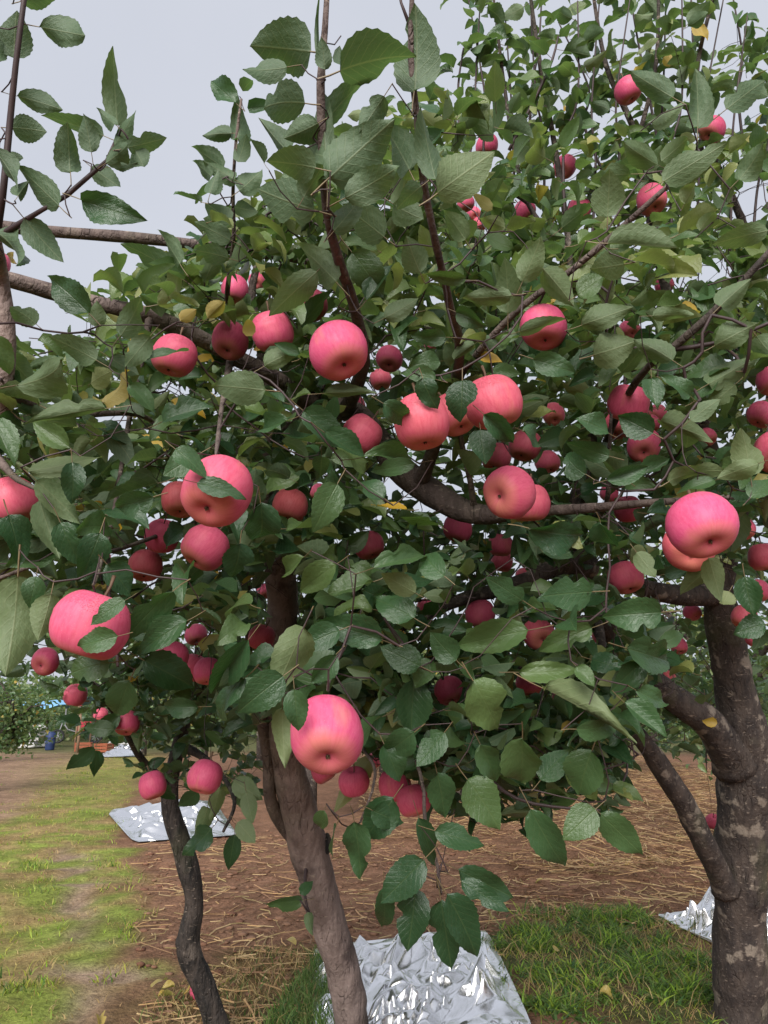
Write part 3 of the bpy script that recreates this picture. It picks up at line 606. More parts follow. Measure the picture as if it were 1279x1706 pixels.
# ------------------------------------------------------------------ trees: skeletons as (px, py, depth, width in px)
def sk(pts): return [(*P(x, y, d), w_ * 0.5 * d / F) for x, y, d, w_ in pts]
TREES = {}
def tree(key, label, bark, trunk, branches, group=None):
    TREES[key] = dict(label=label, bark=bark, trunk=sk(trunk), br=[sk(b) for b in branches], leaves=[], spurs=[], group=group)
tree('M', 'leaning grey-brown apple tree loaded with pink fruit beside the crumpled foil', M_BARK,
  [(606, 1830, 2.95, 66), (590, 1740, 2.95, 60), (576, 1640, 2.93, 56), (543, 1520, 2.9, 60), (512, 1410, 2.88, 64), (484, 1300, 2.85, 58), (470, 1200, 2.8, 52), (466, 1080, 2.75, 50), (470, 980, 2.7, 52), (455, 880, 2.6, 46), (432, 770, 2.5, 42)],
  [[(432, 780, 2.5, 40), (470, 715, 2.35, 36), (540, 682, 2.15, 34), (600, 690, 2.0, 30), (660, 775, 1.95, 44), (720, 822, 1.88, 46), (792, 856, 1.8, 36), (880, 852, 1.7, 20), (960, 848, 1.6, 17), (1080, 838, 1.5, 13), (1250, 826, 1.4, 8)],
   [(540, 684, 2.15, 34), (500, 660, 2.08, 33), (450, 626, 2.0, 29), (385, 592, 1.95, 28), (330, 562, 1.9, 28), (250, 526, 1.86, 27), (180, 510, 1.82, 26), (100, 490, 1.78, 27), (0, 462, 1.7, 28), (-140, 430, 1.6, 24)],
   [(492, 1398, 2.88, 20), (466, 1368, 2.85, 21), (450, 1330, 2.82, 20), (446, 1270, 2.8, 18), (436, 1200, 2.76, 18), (415, 1090, 2.6, 12), (412, 960, 2.4, 8), (395, 900, 2.2, 5)],
   [(432, 775, 2.5, 36), (425, 700, 2.5, 30), (440, 600, 2.5, 24), (420, 480, 2.5, 14), (470, 330, 2.5, 7)],
   [(575, 686, 2.05, 26), (604, 610, 1.6, 22), (592, 520, 1.28, 19), (566, 440, 1.12, 18), (543, 350, 1.05, 15), (537, 250, 1.02, 15), (534, 140, 1.0, 13), (541, 50, 1.0, 11), (548, -70, 1.0, 8)],
   [(700, 808, 1.9, 24), (762, 620, 1.5, 18), (748, 505, 1.25, 14), (727, 412, 1.12, 13), (705, 300, 1.05, 12), (694, 190, 1.02, 11), (684, 95, 1.0, 10), (686, 0, 1.0, 8), (688, -60, 1.0, 6)],
   [(683, 45, 1.0, 7), (668, 5, 1.0, 5), (660, -40, 1.0, 4)],
   [(385, 592, 1.95, 12), (378, 500, 1.75, 9), (389, 400, 1.6, 7), (388, 320, 1.55, 6), (393, 235, 1.5, 5), (402, 165, 1.5, 4)],
   [(790, 852, 1.8, 12), (783, 800, 1.75, 10), (768, 732, 1.7, 9), (760, 650, 1.6, 8), (795, 590, 1.45, 12), (868, 512, 1.36, 11), (950, 452, 1.3, 11), (1012, 400, 1.26, 11), (1068, 350, 1.22, 9), (1110, 312, 1.2, 8), (1160, 250, 1.18, 5)],
   [(466, 1080, 2.75, 26), (540, 1030, 2.6, 18), (620, 990, 2.5, 12), (700, 1000, 2.4, 8)],
   [(470, 1190, 2.8, 22), (560, 1170, 2.3, 16), (650, 1180, 1.9, 8), (700, 1290, 1.6, 6), (708, 1370, 1.5, 7), (728, 1440, 1.45, 6), (735, 1490, 1.42, 5)],
   [(455, 880, 2.6, 20), (380, 860, 2.4, 12), (300, 880, 2.1, 8), (180, 920, 1.6, 7), (110, 915, 1.3, 8), (60, 940, 1.25, 7), (-20, 970, 1.2, 6)],
   [(180, 930, 1.4, 8), (182, 1000, 1.25, 7), (193, 1060, 1.15, 7), (196, 1110, 1.12, 5)],
   [(385, 592, 1.95, 14), (372, 660, 1.5, 9), (362, 735, 1.1, 7), (360, 760, .98, 5)],
   [(250, 526, 1.86, 14), (215, 700, 1.6, 9), (190, 850, 1.25, 7), (165, 950, 1.0, 6), (155, 975, .93, 5)],
   [(560, 1170, 2.3, 9), (556, 1120, 1.5, 7), (548, 1135, 1.05, 6), (546, 1150, .93, 5)],
   [(512, 1420, 2.86, 6), (507, 1490, 2.75, 5), (515, 1520, 2.7, 4), (500, 1500, 2.66, 3)],
   [(640, 1200, 1.9, 9), (760, 1250, 1.7, 7), (860, 1330, 1.55, 6), (1000, 1350, 1.5, 4)],
   [(560, 1170, 2.3, 9), (600, 1240, 1.8, 7), (625, 1290, 1.5, 5), (600, 1370, 1.45, 4)],
  ])
tree('R', 'apple tree with thick dark trunk and pale bark patches at the picture edge', M_BARKD,
  [(1242, 1850, 3.2, 112), (1236, 1740, 3.2, 92), (1233, 1640, 3.18, 84), (1233, 1500, 3.16, 84), (1236, 1380, 3.14, 84), (1240, 1260, 3.12, 82), (1224, 1140, 3.1, 64), (1206, 1050, 3.08, 56), (1194, 975, 3.05, 48)],
  [[(1225, 1270, 3.1, 62), (1180, 1205, 3.0, 52), (1105, 1152, 2.9, 44), (1035, 1090, 2.8, 44), (992, 1010, 2.7, 44), (962, 932, 2.6, 38), (950, 860, 2.5, 26), (985, 740, 2.4, 18), (960, 600, 2.4, 13), (946, 400, 2.45, 10), (925, 250, 2.5, 9), (903, 130, 2.5, 8), (880, -30, 2.5, 5)],
   [(975, 945, 2.62, 40), (935, 938, 2.5, 36), (880, 965, 2.4, 28), (820, 985, 2.3, 25), (765, 1000, 2.25, 20), (700, 1032, 2.2, 15), (640, 1060, 2.15, 10)],
   [(1208, 1480, 3.1, 38), (1176, 1410, 3.0, 37), (1140, 1340, 2.95, 37), (1105, 1285, 2.9, 35), (1072, 1236, 2.85, 30), (1020, 1180, 2.75, 22), (940, 1130, 2.5, 12), (860, 1110, 2.2, 7)],
   [(1196, 985, 3.05, 44), (1150, 992, 2.95, 36), (1090, 985, 2.85, 30), (1020, 960, 2.75, 20)],
   [(1194, 980, 3.05, 44), (1215, 880, 3.0, 34), (1180, 740, 2.9, 28), (1130, 560, 2.8, 20), (1085, 380, 2.7, 13), (1060, 230, 2.6, 10), (1010, 110, 2.6, 8), (985, -30, 2.6, 5)],
   [(1215, 880, 3.0, 30), (1270, 760, 2.9, 24), (1290, 560, 2.8, 18), (1240, 380, 2.7, 13), (1160, 170, 2.6, 9), (1195, -30, 2.6, 5)],
   [(946, 420, 2.45, 9), (880, 340, 2.45, 8), (848, 200, 2.45, 7), (820, -20, 2.45, 4)],
   [(1060, 240, 2.6, 8), (1092, 110, 2.55, 7), (1097, -30, 2.55, 5)],
   [(848, 250, 2.45, 6), (912, 120, 2.4, 5), (930, 60, 2.4, 3)],
   [(960, 870, 2.5, 16), (1010, 735, 1.9, 12), (1062, 632, 1.5, 12), (1120, 580, 1.4, 13), (1190, 518, 1.35, 12), (1290, 410, 1.3, 11), (1380, 300, 1.3, 8)],
   [(1120, 582, 1.4, 9), (1200, 570, 1.35, 7), (1300, 530, 1.3, 6)],
   [(960, 870, 2.5, 12), (1005, 850, 1.7, 9), (1014, 760, 1.55, 7), (1018, 690, 1.5, 5)],
   [(992, 1010, 2.6, 16), (1000, 1060, 2.3, 15), (1008, 1120, 2.2, 15), (1030, 1200, 2.1, 13), (1045, 1260, 2.0, 8)],
   [(880, 340, 2.45, 6), (780, 260, 2.4, 5), (763, 160, 2.4, 4), (772, 80, 2.4, 3)],
  ])
tree('L', 'small apple tree with thin crooked blackened trunk before the left foil', M_BARKL,
  [(384, 1800, 3.0, 48), (362, 1712, 3.0, 42), (340, 1645, 3.0, 37), (314, 1580, 3.0, 38), (323, 1500, 3.02, 32), (306, 1420, 3.05, 35), (284, 1350, 3.08, 28), (284, 1300, 3.1, 26), (298, 1240, 3.1, 22), (318, 1165, 3.08, 18), (330, 1080, 3.05, 12)],
  [[(284, 1310, 3.1, 18), (240, 1270, 3.0, 12), (190, 1190, 2.8, 8), (150, 1130, 2.7, 5)],
   [(298, 1240, 3.1, 16), (350, 1270, 2.8, 10), (390, 1330, 2.5, 7), (372, 1385, 2.3, 5)],
   [(318, 1165, 3.08, 14), (370, 1110, 2.9, 9), (400, 1050, 2.8, 6)]])
tree('E', 'apple tree at the picture edge with a pinkish upright limb', M_BARK,
  [(-640, 1650, 2.3, 110), (-500, 1400, 2.2, 95), (-300, 1120, 1.9, 80), (-120, 900, 1.55, 60), (-14, 740, 1.3, 40), (6, 640, 1.22, 32), (10, 540, 1.2, 28), (-2, 450, 1.18, 26), (-10, 390, 1.0, 22)],
  [[(-8, 400, 1.0, 14), (4, 330, .95, 12), (14, 230, .95, 11), (26, 110, .93, 10), (40, 0, .92, 9), (48, -60, .92, 7)],
   [(-10, 400, .98, 13), (30, 374, .96, 10), (70, 350, .95, 8), (112, 325, .95, 9), (150, 292, .95, 8), (178, 268, .95, 7), (196, 225, .95, 4)],
   [(40, 12, .92, 5), (30, -20, .92, 4)],
   [(-60, 372, 1.9, 19), (90, 386, 1.95, 18), (220, 396, 2.0, 18), (330, 408, 2.05, 17), (440, 424, 2.1, 14), (540, 440, 2.2, 10)],
   [(0, 650, 1.25, 18), (50, 672, 1.3, 16), (120, 690, 1.4, 12), (230, 690, 1.6, 9), (270, 720, 1.7, 6)],
   [(-120, 900, 1.55, 26), (-40, 960, 1.6, 9), (15, 1040, 1.8, 6), (55, 1075, 2.2, 4)],
   [(-20, 745, 1.3, 18), (30, 800, 1.2, 10), (80, 820, 1.15, 6)]])

SHOOTS = []
_r = random.Random(5)
for x0, y0, x1, d in [(770, 330, 800, 2.4), (850, 380, 842, 2.5), (905, 400, 880, 2.6), (940, 360, 962, 2.4), (985, 420, 1000, 2.6), (1030, 380, 1050, 2.5), (1075, 400, 1110, 2.6), (1120, 420, 1135, 2.4), (1160, 400, 1205, 2.6), (1215, 420, 1245, 2.5), (1250, 470, 1290, 2.6), (1290, 420, 1330, 2.5), (820, 420, 772, 2.6), (1010, 300, 930, 2.7), (1180, 300, 1150, 2.7), (1100, 260, 1040, 2.8), (880, 260, 905, 2.8), (1240, 260, 1215, 2.8)]:
    y1 = _r.uniform(-70, 40); m1 = (x0 + x1) / 2 + _r.uniform(-14, 14)
    b = [(x0, y0, d, 5), (x0 * .6 + x1 * .4 + _r.uniform(-12, 12), y0 * .65 + y1 * .35, d, 4.4), (m1, (y0 + y1) / 2 - 20, d, 3.6), (x1, y1, d, 2.2)]
    TREES['R']['br'].append(sk(b)); SHOOTS.append((TREES['R']['br'][-1], 'R', .076, .028, .42))
for i_ in (0, 4, 5, 6, 7, 8, 13): SHOOTS.append((TREES['R']['br'][i_][-4:], 'R', .076, .029, .42))
for i_ in (7,): SHOOTS.append((TREES['M']['br'][i_][1:], 'M', .07, .05, .42))
# hand-placed large leaves, read off the photograph: depth, tree, [(base x, y, tip x, y, width, side (1 upper, 0 under), tone)]
HAND = [
 (.95, 'E', [(66, 45, 157, 62, 48, 0, .2), (24, 97, 22, 20, 56, 0, .15), (-10, 60, -2, 112, 40, 0, .15), (28, 160, 112, 182, 34, 0, .2), (20, 213, 79, 215, 44, 0, .25), (196, 207, 186, 104, 42, 0, .45), (172, 226, 76, 186, 42, 0, .25), (117, 287, 112, 218, 48, 0, .2), (152, 254, 142, 188, 34, 0, .2), (190, 242, 232, 184, 30, 0, .35), (176, 272, 226, 238, 38, 0, .2), (212, 246, 284, 230, 38, 0, .3), (222, 246, 240, 276, 40, 0, .2), (186, 278, 235, 272, 20, 0, .2), (152, 278, 197, 314, 34, 0, .2), (136, 333, 234, 369, 50, 1, .2), (98, 343, 38, 284, 46, 0, .3), (30, 326, 48, 298, 26, 0, .2), (-12, 248, 48, 316, 34, 0, .2), (40, 364, 104, 442, 48, 0, .25), (-8, 385, 84, 452, 46, 0, .3), (192, 208, 160, 184, 22, 0, .3), (8, 262, 43, 262, 18, 0, .2), (40, 0, 100, -20, 46, 0, .2)]),
 (1.0, 'M', [(517, 86, 424, 74, 92, 0, .12), (478, 112, 400, 126, 44, 0, .2), (508, 172, 422, 160, 66, 0, .12), (566, 118, 684, 70, 98, 0, .12), (690, 152, 704, 38, 80, 0, .15), (566, 76, 560, 130, 20, 0, .2), (541, 116, 538, 60, 28, 0, .2), (530, 96, 526, 6, 12, 0, .2), (530, 205, 474, 236, 52, 0, .3), (526, 280, 448, 262, 62, 0, .35), (524, 350, 416, 318, 76, 0, .3), (550, 295, 646, 205, 92, 0, .35), (540, 205, 600, 128, 44, 0, .3), (544, 300, 540, 150, 40, 0, .35), (575, 330, 672, 280, 56, 0, .4), (556, 385, 605, 330, 40, 0, .4), (682, 284, 640, 200, 64, 0, .3), (702, 310, 655, 345, 44, 0, .35), (728, 322, 814, 258, 72, 0, .62), (726, 300, 700, 205, 46, 0, .3), (478, 252, 428, 199, 38, 0, .3), (440, 272, 414, 232, 36, 0, .3), (505, 330, 540, 270, 44, 0, .4), (640, 160, 598, 225, 42, 0, .3)]),
 (1.5, 'M', [(393, 172, 346, 128, 36, 1, .25), (396, 232, 404, 176, 38, 0, .3), (385, 222, 339, 222, 28, 0, .2), (404, 152, 422, 124, 28, 0, .3), (412, 180, 461, 178, 26, 1, .3), (372, 280, 319, 240, 38, 0, .25), (352, 294, 321, 265, 28, 0, .25), (350, 322, 362, 280, 32, 0, .3), (335, 336, 286, 322, 24, 0, .3), (392, 300, 350, 275, 30, 0, .3), (396, 270, 412, 232, 30, 0, .3), (398, 318, 440, 285, 40, 0, .35), (386, 370, 345, 340, 36, 0, .3), (390, 345, 425, 352, 28, 0, .3), (384, 400, 330, 372, 34, 0, .3), (392, 412, 452, 392, 36, 0, .35), (380, 430, 318, 410, 36, 0, .4), (300, 440, 262, 378, 40, 0, .35), (290, 455, 210, 395, 40, 0, .3), (340, 470, 372, 402, 34, 0, .45)]),
 (1.15, 'M', [(775, 322, 830, 290, 30, 0, .72), (820, 350, 788, 322, 20, 0, .85), (842, 380, 800, 360, 26, 0, .75), (655, 340, 702, 372, 54, 0, .55), (640, 395, 575, 345, 60, 0, .5), (586, 420, 645, 492, 58, 1, .45), (528, 452, 446, 526, 46, 0, .55), (560, 470, 495, 400, 54, 0, .5), (846, 522, 846, 428, 50, 0, .6), (852, 492, 768, 502, 36, 0, .58), (776, 466, 704, 458, 26, 1, .4), (742, 562, 684, 560, 32, 1, .35), (905, 448, 960, 508, 48, 0, .6), (870, 470, 905, 395, 44, 0, .6), (700, 455, 672, 395, 50, 0, .5), (610, 500, 660, 440, 44, 1, .3), (760, 520, 810, 540, 34, 1, .3), (640, 530, 700, 500, 34, 0, .5), (775, 400, 740, 345, 40, 0, .65), (500, 545, 555, 470, 36, 0, .5), (1012, 405, 1134, 412, 48, 0, .58), (1012, 362, 1015, 284, 56, 0, .55), (1050, 290, 968, 292, 36, 0, .5), (1098, 276, 1024, 236, 38, 0, .55), (1105, 302, 1194, 248, 48, 0, .5), (1102, 268, 1144, 238, 34, 0, .5), (1120, 162, 1050, 122, 40, 0, .3), (1162, 212, 1164, 128, 50, 0, .35), (1085, 205, 1142, 163, 36, 0, .5), (1280, 384, 1182, 404, 40, 0, .5), (1210, 182, 1285, 122, 44, 0, .3), (1140, 340, 1160, 300, 30, 0, .75), (1165, 385, 1190, 345, 26, 0, .7), (1040, 440, 984, 450, 52, 0, .5), (962, 492, 1010, 462, 44, 1, .5), (936, 380, 985, 340, 36, 0, .5), (1230, 300, 1279, 250, 40, 0, .35)]),
 (1.25, 'R', [(988, 592, 1058, 572, 62, 0, .66), (968, 542, 1052, 512, 40, 0, .62), (1086, 526, 1152, 522, 26, 0, .6), (1190, 576, 1260, 538, 44, 0, .55), (888, 598, 962, 622, 42, 1, .35), (1085, 630, 1088, 680, 38, 1, .3), (1082, 682, 1014, 690, 32, 0, .62), (1088, 722, 1030, 690, 52, 1, .1), (1250, 792, 1240, 716, 50, 0, .7), (1264, 772, 1194, 796, 34, 0, .7), (1114, 802, 1194, 758, 42, 0, .7), (1098, 700, 1188, 730, 32, 0, .62), (1120, 600, 1060, 560, 40, 0, .55), (1200, 510, 1250, 460, 44, 0, .5), (1180, 640, 1250, 600, 42, 0, .55), (1225, 640, 1180, 680, 34, 0, .55), (1150, 660, 1110, 625, 34, 1, .35), (1012, 720, 965, 690, 40, 1, .2), (1015, 760, 940, 740, 36, 1, .25), (1010, 800, 1080, 780, 34, 1, .3), (975, 790, 925, 760, 44, 1, .15), (1250, 830, 1290, 790, 40, 1, .4), (1190, 800, 1130, 815, 26, 1, .4), (1230, 850, 1222, 925, 44, 0, .6), (1180, 950, 1135, 980, 44, 0, .6), (1260, 560, 1290, 600, 40, 0, .45), (1080, 770, 1040, 735, 36, 1, .25), (1150, 700, 1200, 660, 30, 0, .5)]),
 (1.15, 'M', [(704, 630, 722, 686, 42, 1, .02), (770, 634, 770, 700, 54, 1, .02), (638, 672, 698, 708, 42, 1, .12), (806, 690, 864, 738, 38, 1, .1), (800, 716, 806, 772, 46, 1, .0), (872, 718, 920, 736, 38, 1, .12), (726, 632, 664, 614, 32, 1, .3), (505, 684, 578, 746, 52, 1, .2), (540, 655, 622, 648, 24, 0, .55), (442, 650, 348, 640, 58, 0, .5), (270, 702, 348, 662, 52, 1, .2), (604, 762, 718, 744, 26, 1, .35), (692, 772, 600, 788, 30, 1, .35), (562, 806, 518, 886, 54, 1, .38), (328, 804, 412, 822, 34, 1, .2), (292, 748, 348, 792, 44, 1, .25), (234, 600, 314, 582, 26, 1, .3), (866, 552, 928, 532, 28, 0, .5), (500, 590, 455, 575, 22, 1, .3), (434, 838, 446, 924, 64, 1, .0), (400, 905, 394, 966, 50, 1, .0), (332, 756, 268, 792, 48, 1, .3), (540, 720, 610, 770, 48, 1, .2), (640, 830, 590, 790, 40, 1, .2), (480, 700, 420, 720, 40, 1, .25), (440, 610, 500, 575, 34, 0, .55), (560, 940, 498, 982, 44, 1, .5), (506, 928, 468, 962, 34, 1, .55), (575, 915, 612, 890, 32, 1, .5), (622, 946, 716, 912, 38, 1, .4), (692, 988, 638, 958, 38, 0, .7), (690, 1030, 620, 990, 48, 1, .3), (636, 1066, 540, 1032, 52, 1, .15), (565, 1050, 500, 1075, 46, 1, .2), (740, 960, 690, 920, 42, 1, .3)]),
 (1.0, 'M', [(288, 985, 210, 1046, 52, 1, .2), (312, 1034, 224, 1082, 48, 1, .25), (196, 1060, 124, 1078, 42, 1, .4), (182, 1104, 106, 1116, 52, 1, .4), (240, 1100, 318, 1142, 60, 1, .1), (216, 1134, 190, 1194, 50, 1, .35), (208, 1000, 148, 1034, 30, 1, .35), (166, 888, 140, 962, 52, 1, .05), (178, 940, 218, 984, 50, 1, .1), (60, 960, 50, 1008, 34, 1, .3), (414, 1066, 358, 1142, 50, 1, .05), (416, 1090, 366, 1144, 24, 0, .4), (406, 1130, 334, 1190, 58, 1, .15), (472, 1126, 398, 1180, 58, 1, .15), (506, 1046, 464, 1142, 62, 0, .62), (490, 1148, 496, 1214, 40, 1, .3), (560, 1090, 520, 1130, 40, 1, .2), (470, 1180, 470, 1260, 36, 0, .7), (255, 828, 178, 852, 48, 1, .15), (310, 880, 250, 915, 46, 1, .0), (30, 960, 22, 1104, 92, 0, .66), (85, 990, 70, 1060, 50, 0, .64)]),
 (1.1, 'E', [(28, 642, 160, 618, 58, 0, .62), (176, 680, 46, 692, 36, 0, .6), (148, 522, 86, 456, 54, 1, .3), (116, 746, 58, 700, 42, 1, .45), (46, 786, 170, 764, 36, 0, .66), (120, 770, 126, 840, 40, 1, .0), (14, 858, 42, 940, 58, 1, .1), (66, 834, 94, 934, 52, 0, .5), (-10, 560, 18, 625, 40, 1, .45), (-10, 700, 22, 780, 50, 1, .4), (160, 600, 90, 560, 44, 0, .5), (200, 560, 245, 500, 40, 0, .45), (60, 800, 140, 870, 46, 0, .6), (60, 540, 20, 505, 36, 0, .45), (160, 545, 165, 500, 30, 0, .5), (250, 560, 200, 620, 40, 0, .5), (215, 640, 262, 690, 38, 1, .3), (100, 870, 130, 940, 44, 1, .2)]),
 (1.2, 'R', [(986, 986, 904, 990, 56, 1, .3), (1102, 1020, 1014, 1026, 56, 1, .25), (1044, 1080, 1132, 1106, 62, 1, .25), (986, 1046, 902, 1076, 42, 1, .5), (880, 1050, 764, 1072, 52, 1, .5), (864, 1120, 956, 1120, 34, 1, .55), (960, 1110, 990, 1140, 28, 1, .5), (788, 1134, 842, 1222, 72, 1, .48), (904, 1146, 1032, 1208, 46, 0, .72), (960, 1215, 1032, 1215, 36, 1, .3), (1040, 1170, 1100, 1225, 40, 1, .3), (880, 880, 985, 905, 54, 1, .05), (1000, 870, 1020, 925, 50, 1, .1), (1060, 1150, 1105, 1175, 36, 1, .3), (870, 1000, 810, 960, 40, 1, .25), (1060, 920, 1090, 960, 30, 0, .6), (1240, 960, 1250, 1020, 44, 1, .15), (1275, 1040, 1225, 1050, 40, 1, .15), (1215, 985, 1200, 1012, 30, 0, .82), (1180, 930, 1200, 990, 36, 0, .6)]),
 (1.3, 'M', [(870, 1230, 870, 1308, 64, 1, .5), (986, 1250, 958, 1326, 66, 1, .3), (690, 1130, 680, 1218, 62, 1, .12), (655, 1330, 608, 1398, 56, 1, .05), (590, 1370, 606, 1448, 46, 1, .2), (618, 1262, 568, 1338, 34, 0, .84), (706, 1432, 638, 1502, 56, 1, .05), (692, 1480, 684, 1578, 54, 1, .0), (734, 1500, 752, 1608, 52, 1, .0), (744, 1490, 800, 1584, 56, 1, .02), (764, 1450, 852, 1492, 44, 1, .08), (768, 1468, 842, 1512, 32, 1, .08), (698, 1362, 726, 1442, 34, 1, .1), (724, 1384, 802, 1408, 40, 1, .15), (640, 1480, 644, 1562, 32, 1, .05), (778, 1298, 834, 1372, 62, 1, .4), (728, 1288, 746, 1360, 46, 1, .25), (884, 1348, 938, 1454, 52, 1, .3), (992, 1348, 942, 1392, 50, 1, .38), (1000, 1356, 1070, 1422, 48, 1, .38), (760, 1370, 770, 1440, 34, 1, .15), (800, 1240, 830, 1300, 44, 1, .3), (740, 1220, 700, 1270, 44, 1, .2), (900, 1300, 940, 1250, 44, 1, .3), (640, 1240, 668, 1300, 44, 1, .2), (540, 1350, 528, 1385, 26, 1, .35), (560, 1375, 545, 1420, 30, 1, .15), (620, 1350, 665, 1372, 40, 1, .05), (690, 1220, 640, 1260, 50, 1, .2), (760, 1100, 720, 1060, 44, 1, .3), (700, 1110, 640, 1080, 46, 1, .2), (720, 1100, 690, 1140, 40, 1, .45)]),
 (2.4, 'L', [(352, 1380, 316, 1424, 40, 1, .1), (390, 1390, 382, 1447, 28, 1, .0), (388, 1300, 432, 1330, 34, 0, .66), (366, 1312, 354, 1362, 26, 0, .66), (395, 1370, 425, 1400, 30, 0, .62), (156, 1245, 116, 1282, 30, 1, .1), (160, 1250, 160, 1290, 24, 1, .1), (262, 1310, 290, 1330, 22, 1, .2), (200, 1190, 160, 1222, 30, 1, .35), (190, 1215, 140, 1212, 26, 1, .4), (330, 1320, 300, 1345, 26, 1, .2), (345, 1345, 335, 1390, 26, 0, .6), (410, 1320, 420, 1372, 26, 0, .62)]),
 (1.4, 'M', [(270, 745, 236, 722, 26, 1, 1.0), (300, 535, 325, 512, 24, 0, .97), (420, 560, 405, 530, 24, 0, .96), (800, 592, 838, 604, 22, 1, .98), (880, 488, 895, 494, 12, 1, .97), (150, 850, 168, 838, 14, 1, 1.0), (345, 530, 372, 500, 30, 0, .9), (215, 560, 190, 530, 30, 0, .86)]),
 (2.5, 'R', [(1160, 34, 1176, 66, 26, 0, 1.0), (1105, 95, 1120, 110, 20, 0, .94), (1010, 985, 985, 980, 14, 0, .98), (1195, 1205, 1172, 1200, 18, 1, .97), (1025, 880, 1015, 892, 12, 1, .96)]),
 (1.0, 'E', [(12, 425, 38, 438, 18, 0, .95)]),
 (2.66, 'M', [(504, 1500, 448, 1508, 30, 1, .35), (500, 1490, 520, 1470, 22, 1, .2), (512, 1520, 520, 1555, 18, 0, .5)]),
]
def add_leaf(t, p, y, n, l, w_, tone, hand=False):
    n = nz(n - y * np.dot(n, y)); TREES[t]['leaves'].append((p, y, n, l, w_, tone, hand))
for d, t, lst in HAND:
    for bx, by, tx, ty, wd, side, tone in lst:
        dd = d * random.uniform(.96, 1.04); mx, my = (bx + tx) / 2, (by + ty) / 2
        for a_ in apples:
            for qx, qy in ((mx, my), (tx, ty), (bx, by)):
                near = math.hypot(qx - a_['x'], qy - a_['y']) < a_['r'] * .93
                if near and a_['r'] > 33 and dd > a_['d'] - a_['R'] * 1.25: dd = a_['d'] - a_['R'] * 1.3
                elif near and a_['r'] <= 33 and (qx, qy) == (mx, my) and d - .7 < a_['d'] - .1 and dd < a_['d']: dd = min(a_['d'] + a_['R'] * 1.4, d * 1.7)
        a = P(bx, by, dd); b = P(tx, ty, dd + random.uniform(-.02, .03) * d)
        L = np.linalg.norm(b - a); y = (b - a) / L
        view = nz(CAM - (a + b) / 2); nn = nz(view + rng.normal(0, .22, 3) + np.array([0, 0, .15 if side else -.15]))
        if not side: nn = -nn
        add_leaf(t, a, y, nn, L * (1.0 if my < 900 else 1.12), wd * dd / F * (1.02 if my < 900 else 1.08), min(1, max(0, tone + random.uniform(-.06, .06))), True)
        TREES[t]['spurs'].append((a - y * L * .3, True))
for a in apples: TREES[a['t']]['spurs'].append((a['p'] + np.array([0, 0, a['R'] * 1.7]), 'fruit'))

# leaf spurs through the crowns: ellipse centre and radii in the photograph, depth range, how many, leaf length, tree
TOP = [(-400, 500), (60, 552), (150, 480), (260, 440), (300, 415), (420, 340), (470, 275), (560, 225), (640, 175), (700, 130), (790, 110), (850, 40), (900, -60), (2000, -60)]
BOT = [(-400, 1150), (60, 1150), (140, 1215), (215, 1260), (250, 1330), (420, 1345), (440, 1235), (610, 1240), (640, 1345), (700, 1400), (980, 1390), (1040, 1330), (1090, 1250), (1279, 1260), (2000, 1200)]
REG = [
 (560, 470, 260, 150, 1.5, 3.0, 170, .07, 'M'), (330, 560, 260, 150, 1.5, 2.8, 160, .07, 'M'), (250, 720, 260, 150, 2.0, 3.6, 110, .074, 'M'), (600, 760, 330, 250, 1.7, 3.6, 330, .072, 'M'),
 (350, 930, 300, 200, 1.6, 3.4, 200, .072, 'M'), (700, 1100, 300, 200, 1.6, 3.2, 270, .072, 'M'), (520, 1080, 170, 150, 1.5, 2.6, 70, .074, 'M'),
 (600, 760, 560, 420, 1.2, 1.7, 75, .074, 'M'), (330, 800, 260, 330, 1.15, 1.7, 36, .074, 'M'), (560, 900, 420, 260, 3.4, 4.8, 120, .08, 'M'), (700, 330, 200, 140, 1.4, 2.4, 75, .066, 'M'),
 (760, 1230, 200, 90, 1.6, 2.4, 80, .074, 'M'), (760, 1080, 300, 180, 1.4, 1.9, 50, .075, 'M'), (480, 1000, 200, 200, 1.3, 1.8, 26, .075, 'M'), (470, 340, 130, 90, 1.5, 2.4, 40, .064, 'M'),
 (1060, 230, 310, 180, 2.3, 3.2, 50, .07, 'R'), (1010, 440, 330, 190, 1.6, 3.2, 280, .07, 'R'), (1110, 690, 260, 200, 1.6, 3.6, 280, .072, 'R'),
 (1110, 930, 240, 150, 1.7, 3.6, 160, .074, 'R'), (940, 1170, 200, 130, 1.8, 3.2, 140, .074, 'R'), (1240, 1100, 130, 170, 3.4, 4.8, 60, .08, 'R'), (880, 1290, 190, 90, 1.7, 3.0, 95, .072, 'R'), (1130, 1200, 150, 90, 3.6, 5.0, 60, .08, 'R'), (1180, 620, 200, 220, 2.2, 3.8, 90, .074, 'R'), (1080, 650, 300, 230, 1.25, 1.8, 46, .074, 'R'), (1000, 1080, 230, 190, 1.4, 1.9, 30, .075, 'R'), (1420, 600, 150, 450, 1.6, 3.5, 60, .08, 'R'),
 (330, 1190, 130, 140, 2.5, 3.5, 100, .07, 'L'), (200, 1180, 110, 100, 2.5, 3.2, 50, .072, 'L'),
 (40, 720, 130, 230, 1.2, 2.2, 60, .074, 'E'), (50, 980, 100, 130, 1.6, 2.6, 30, .074, 'E'), (-220, 700, 160, 350, 1.2, 2.2, 40, .083, 'E'),
]
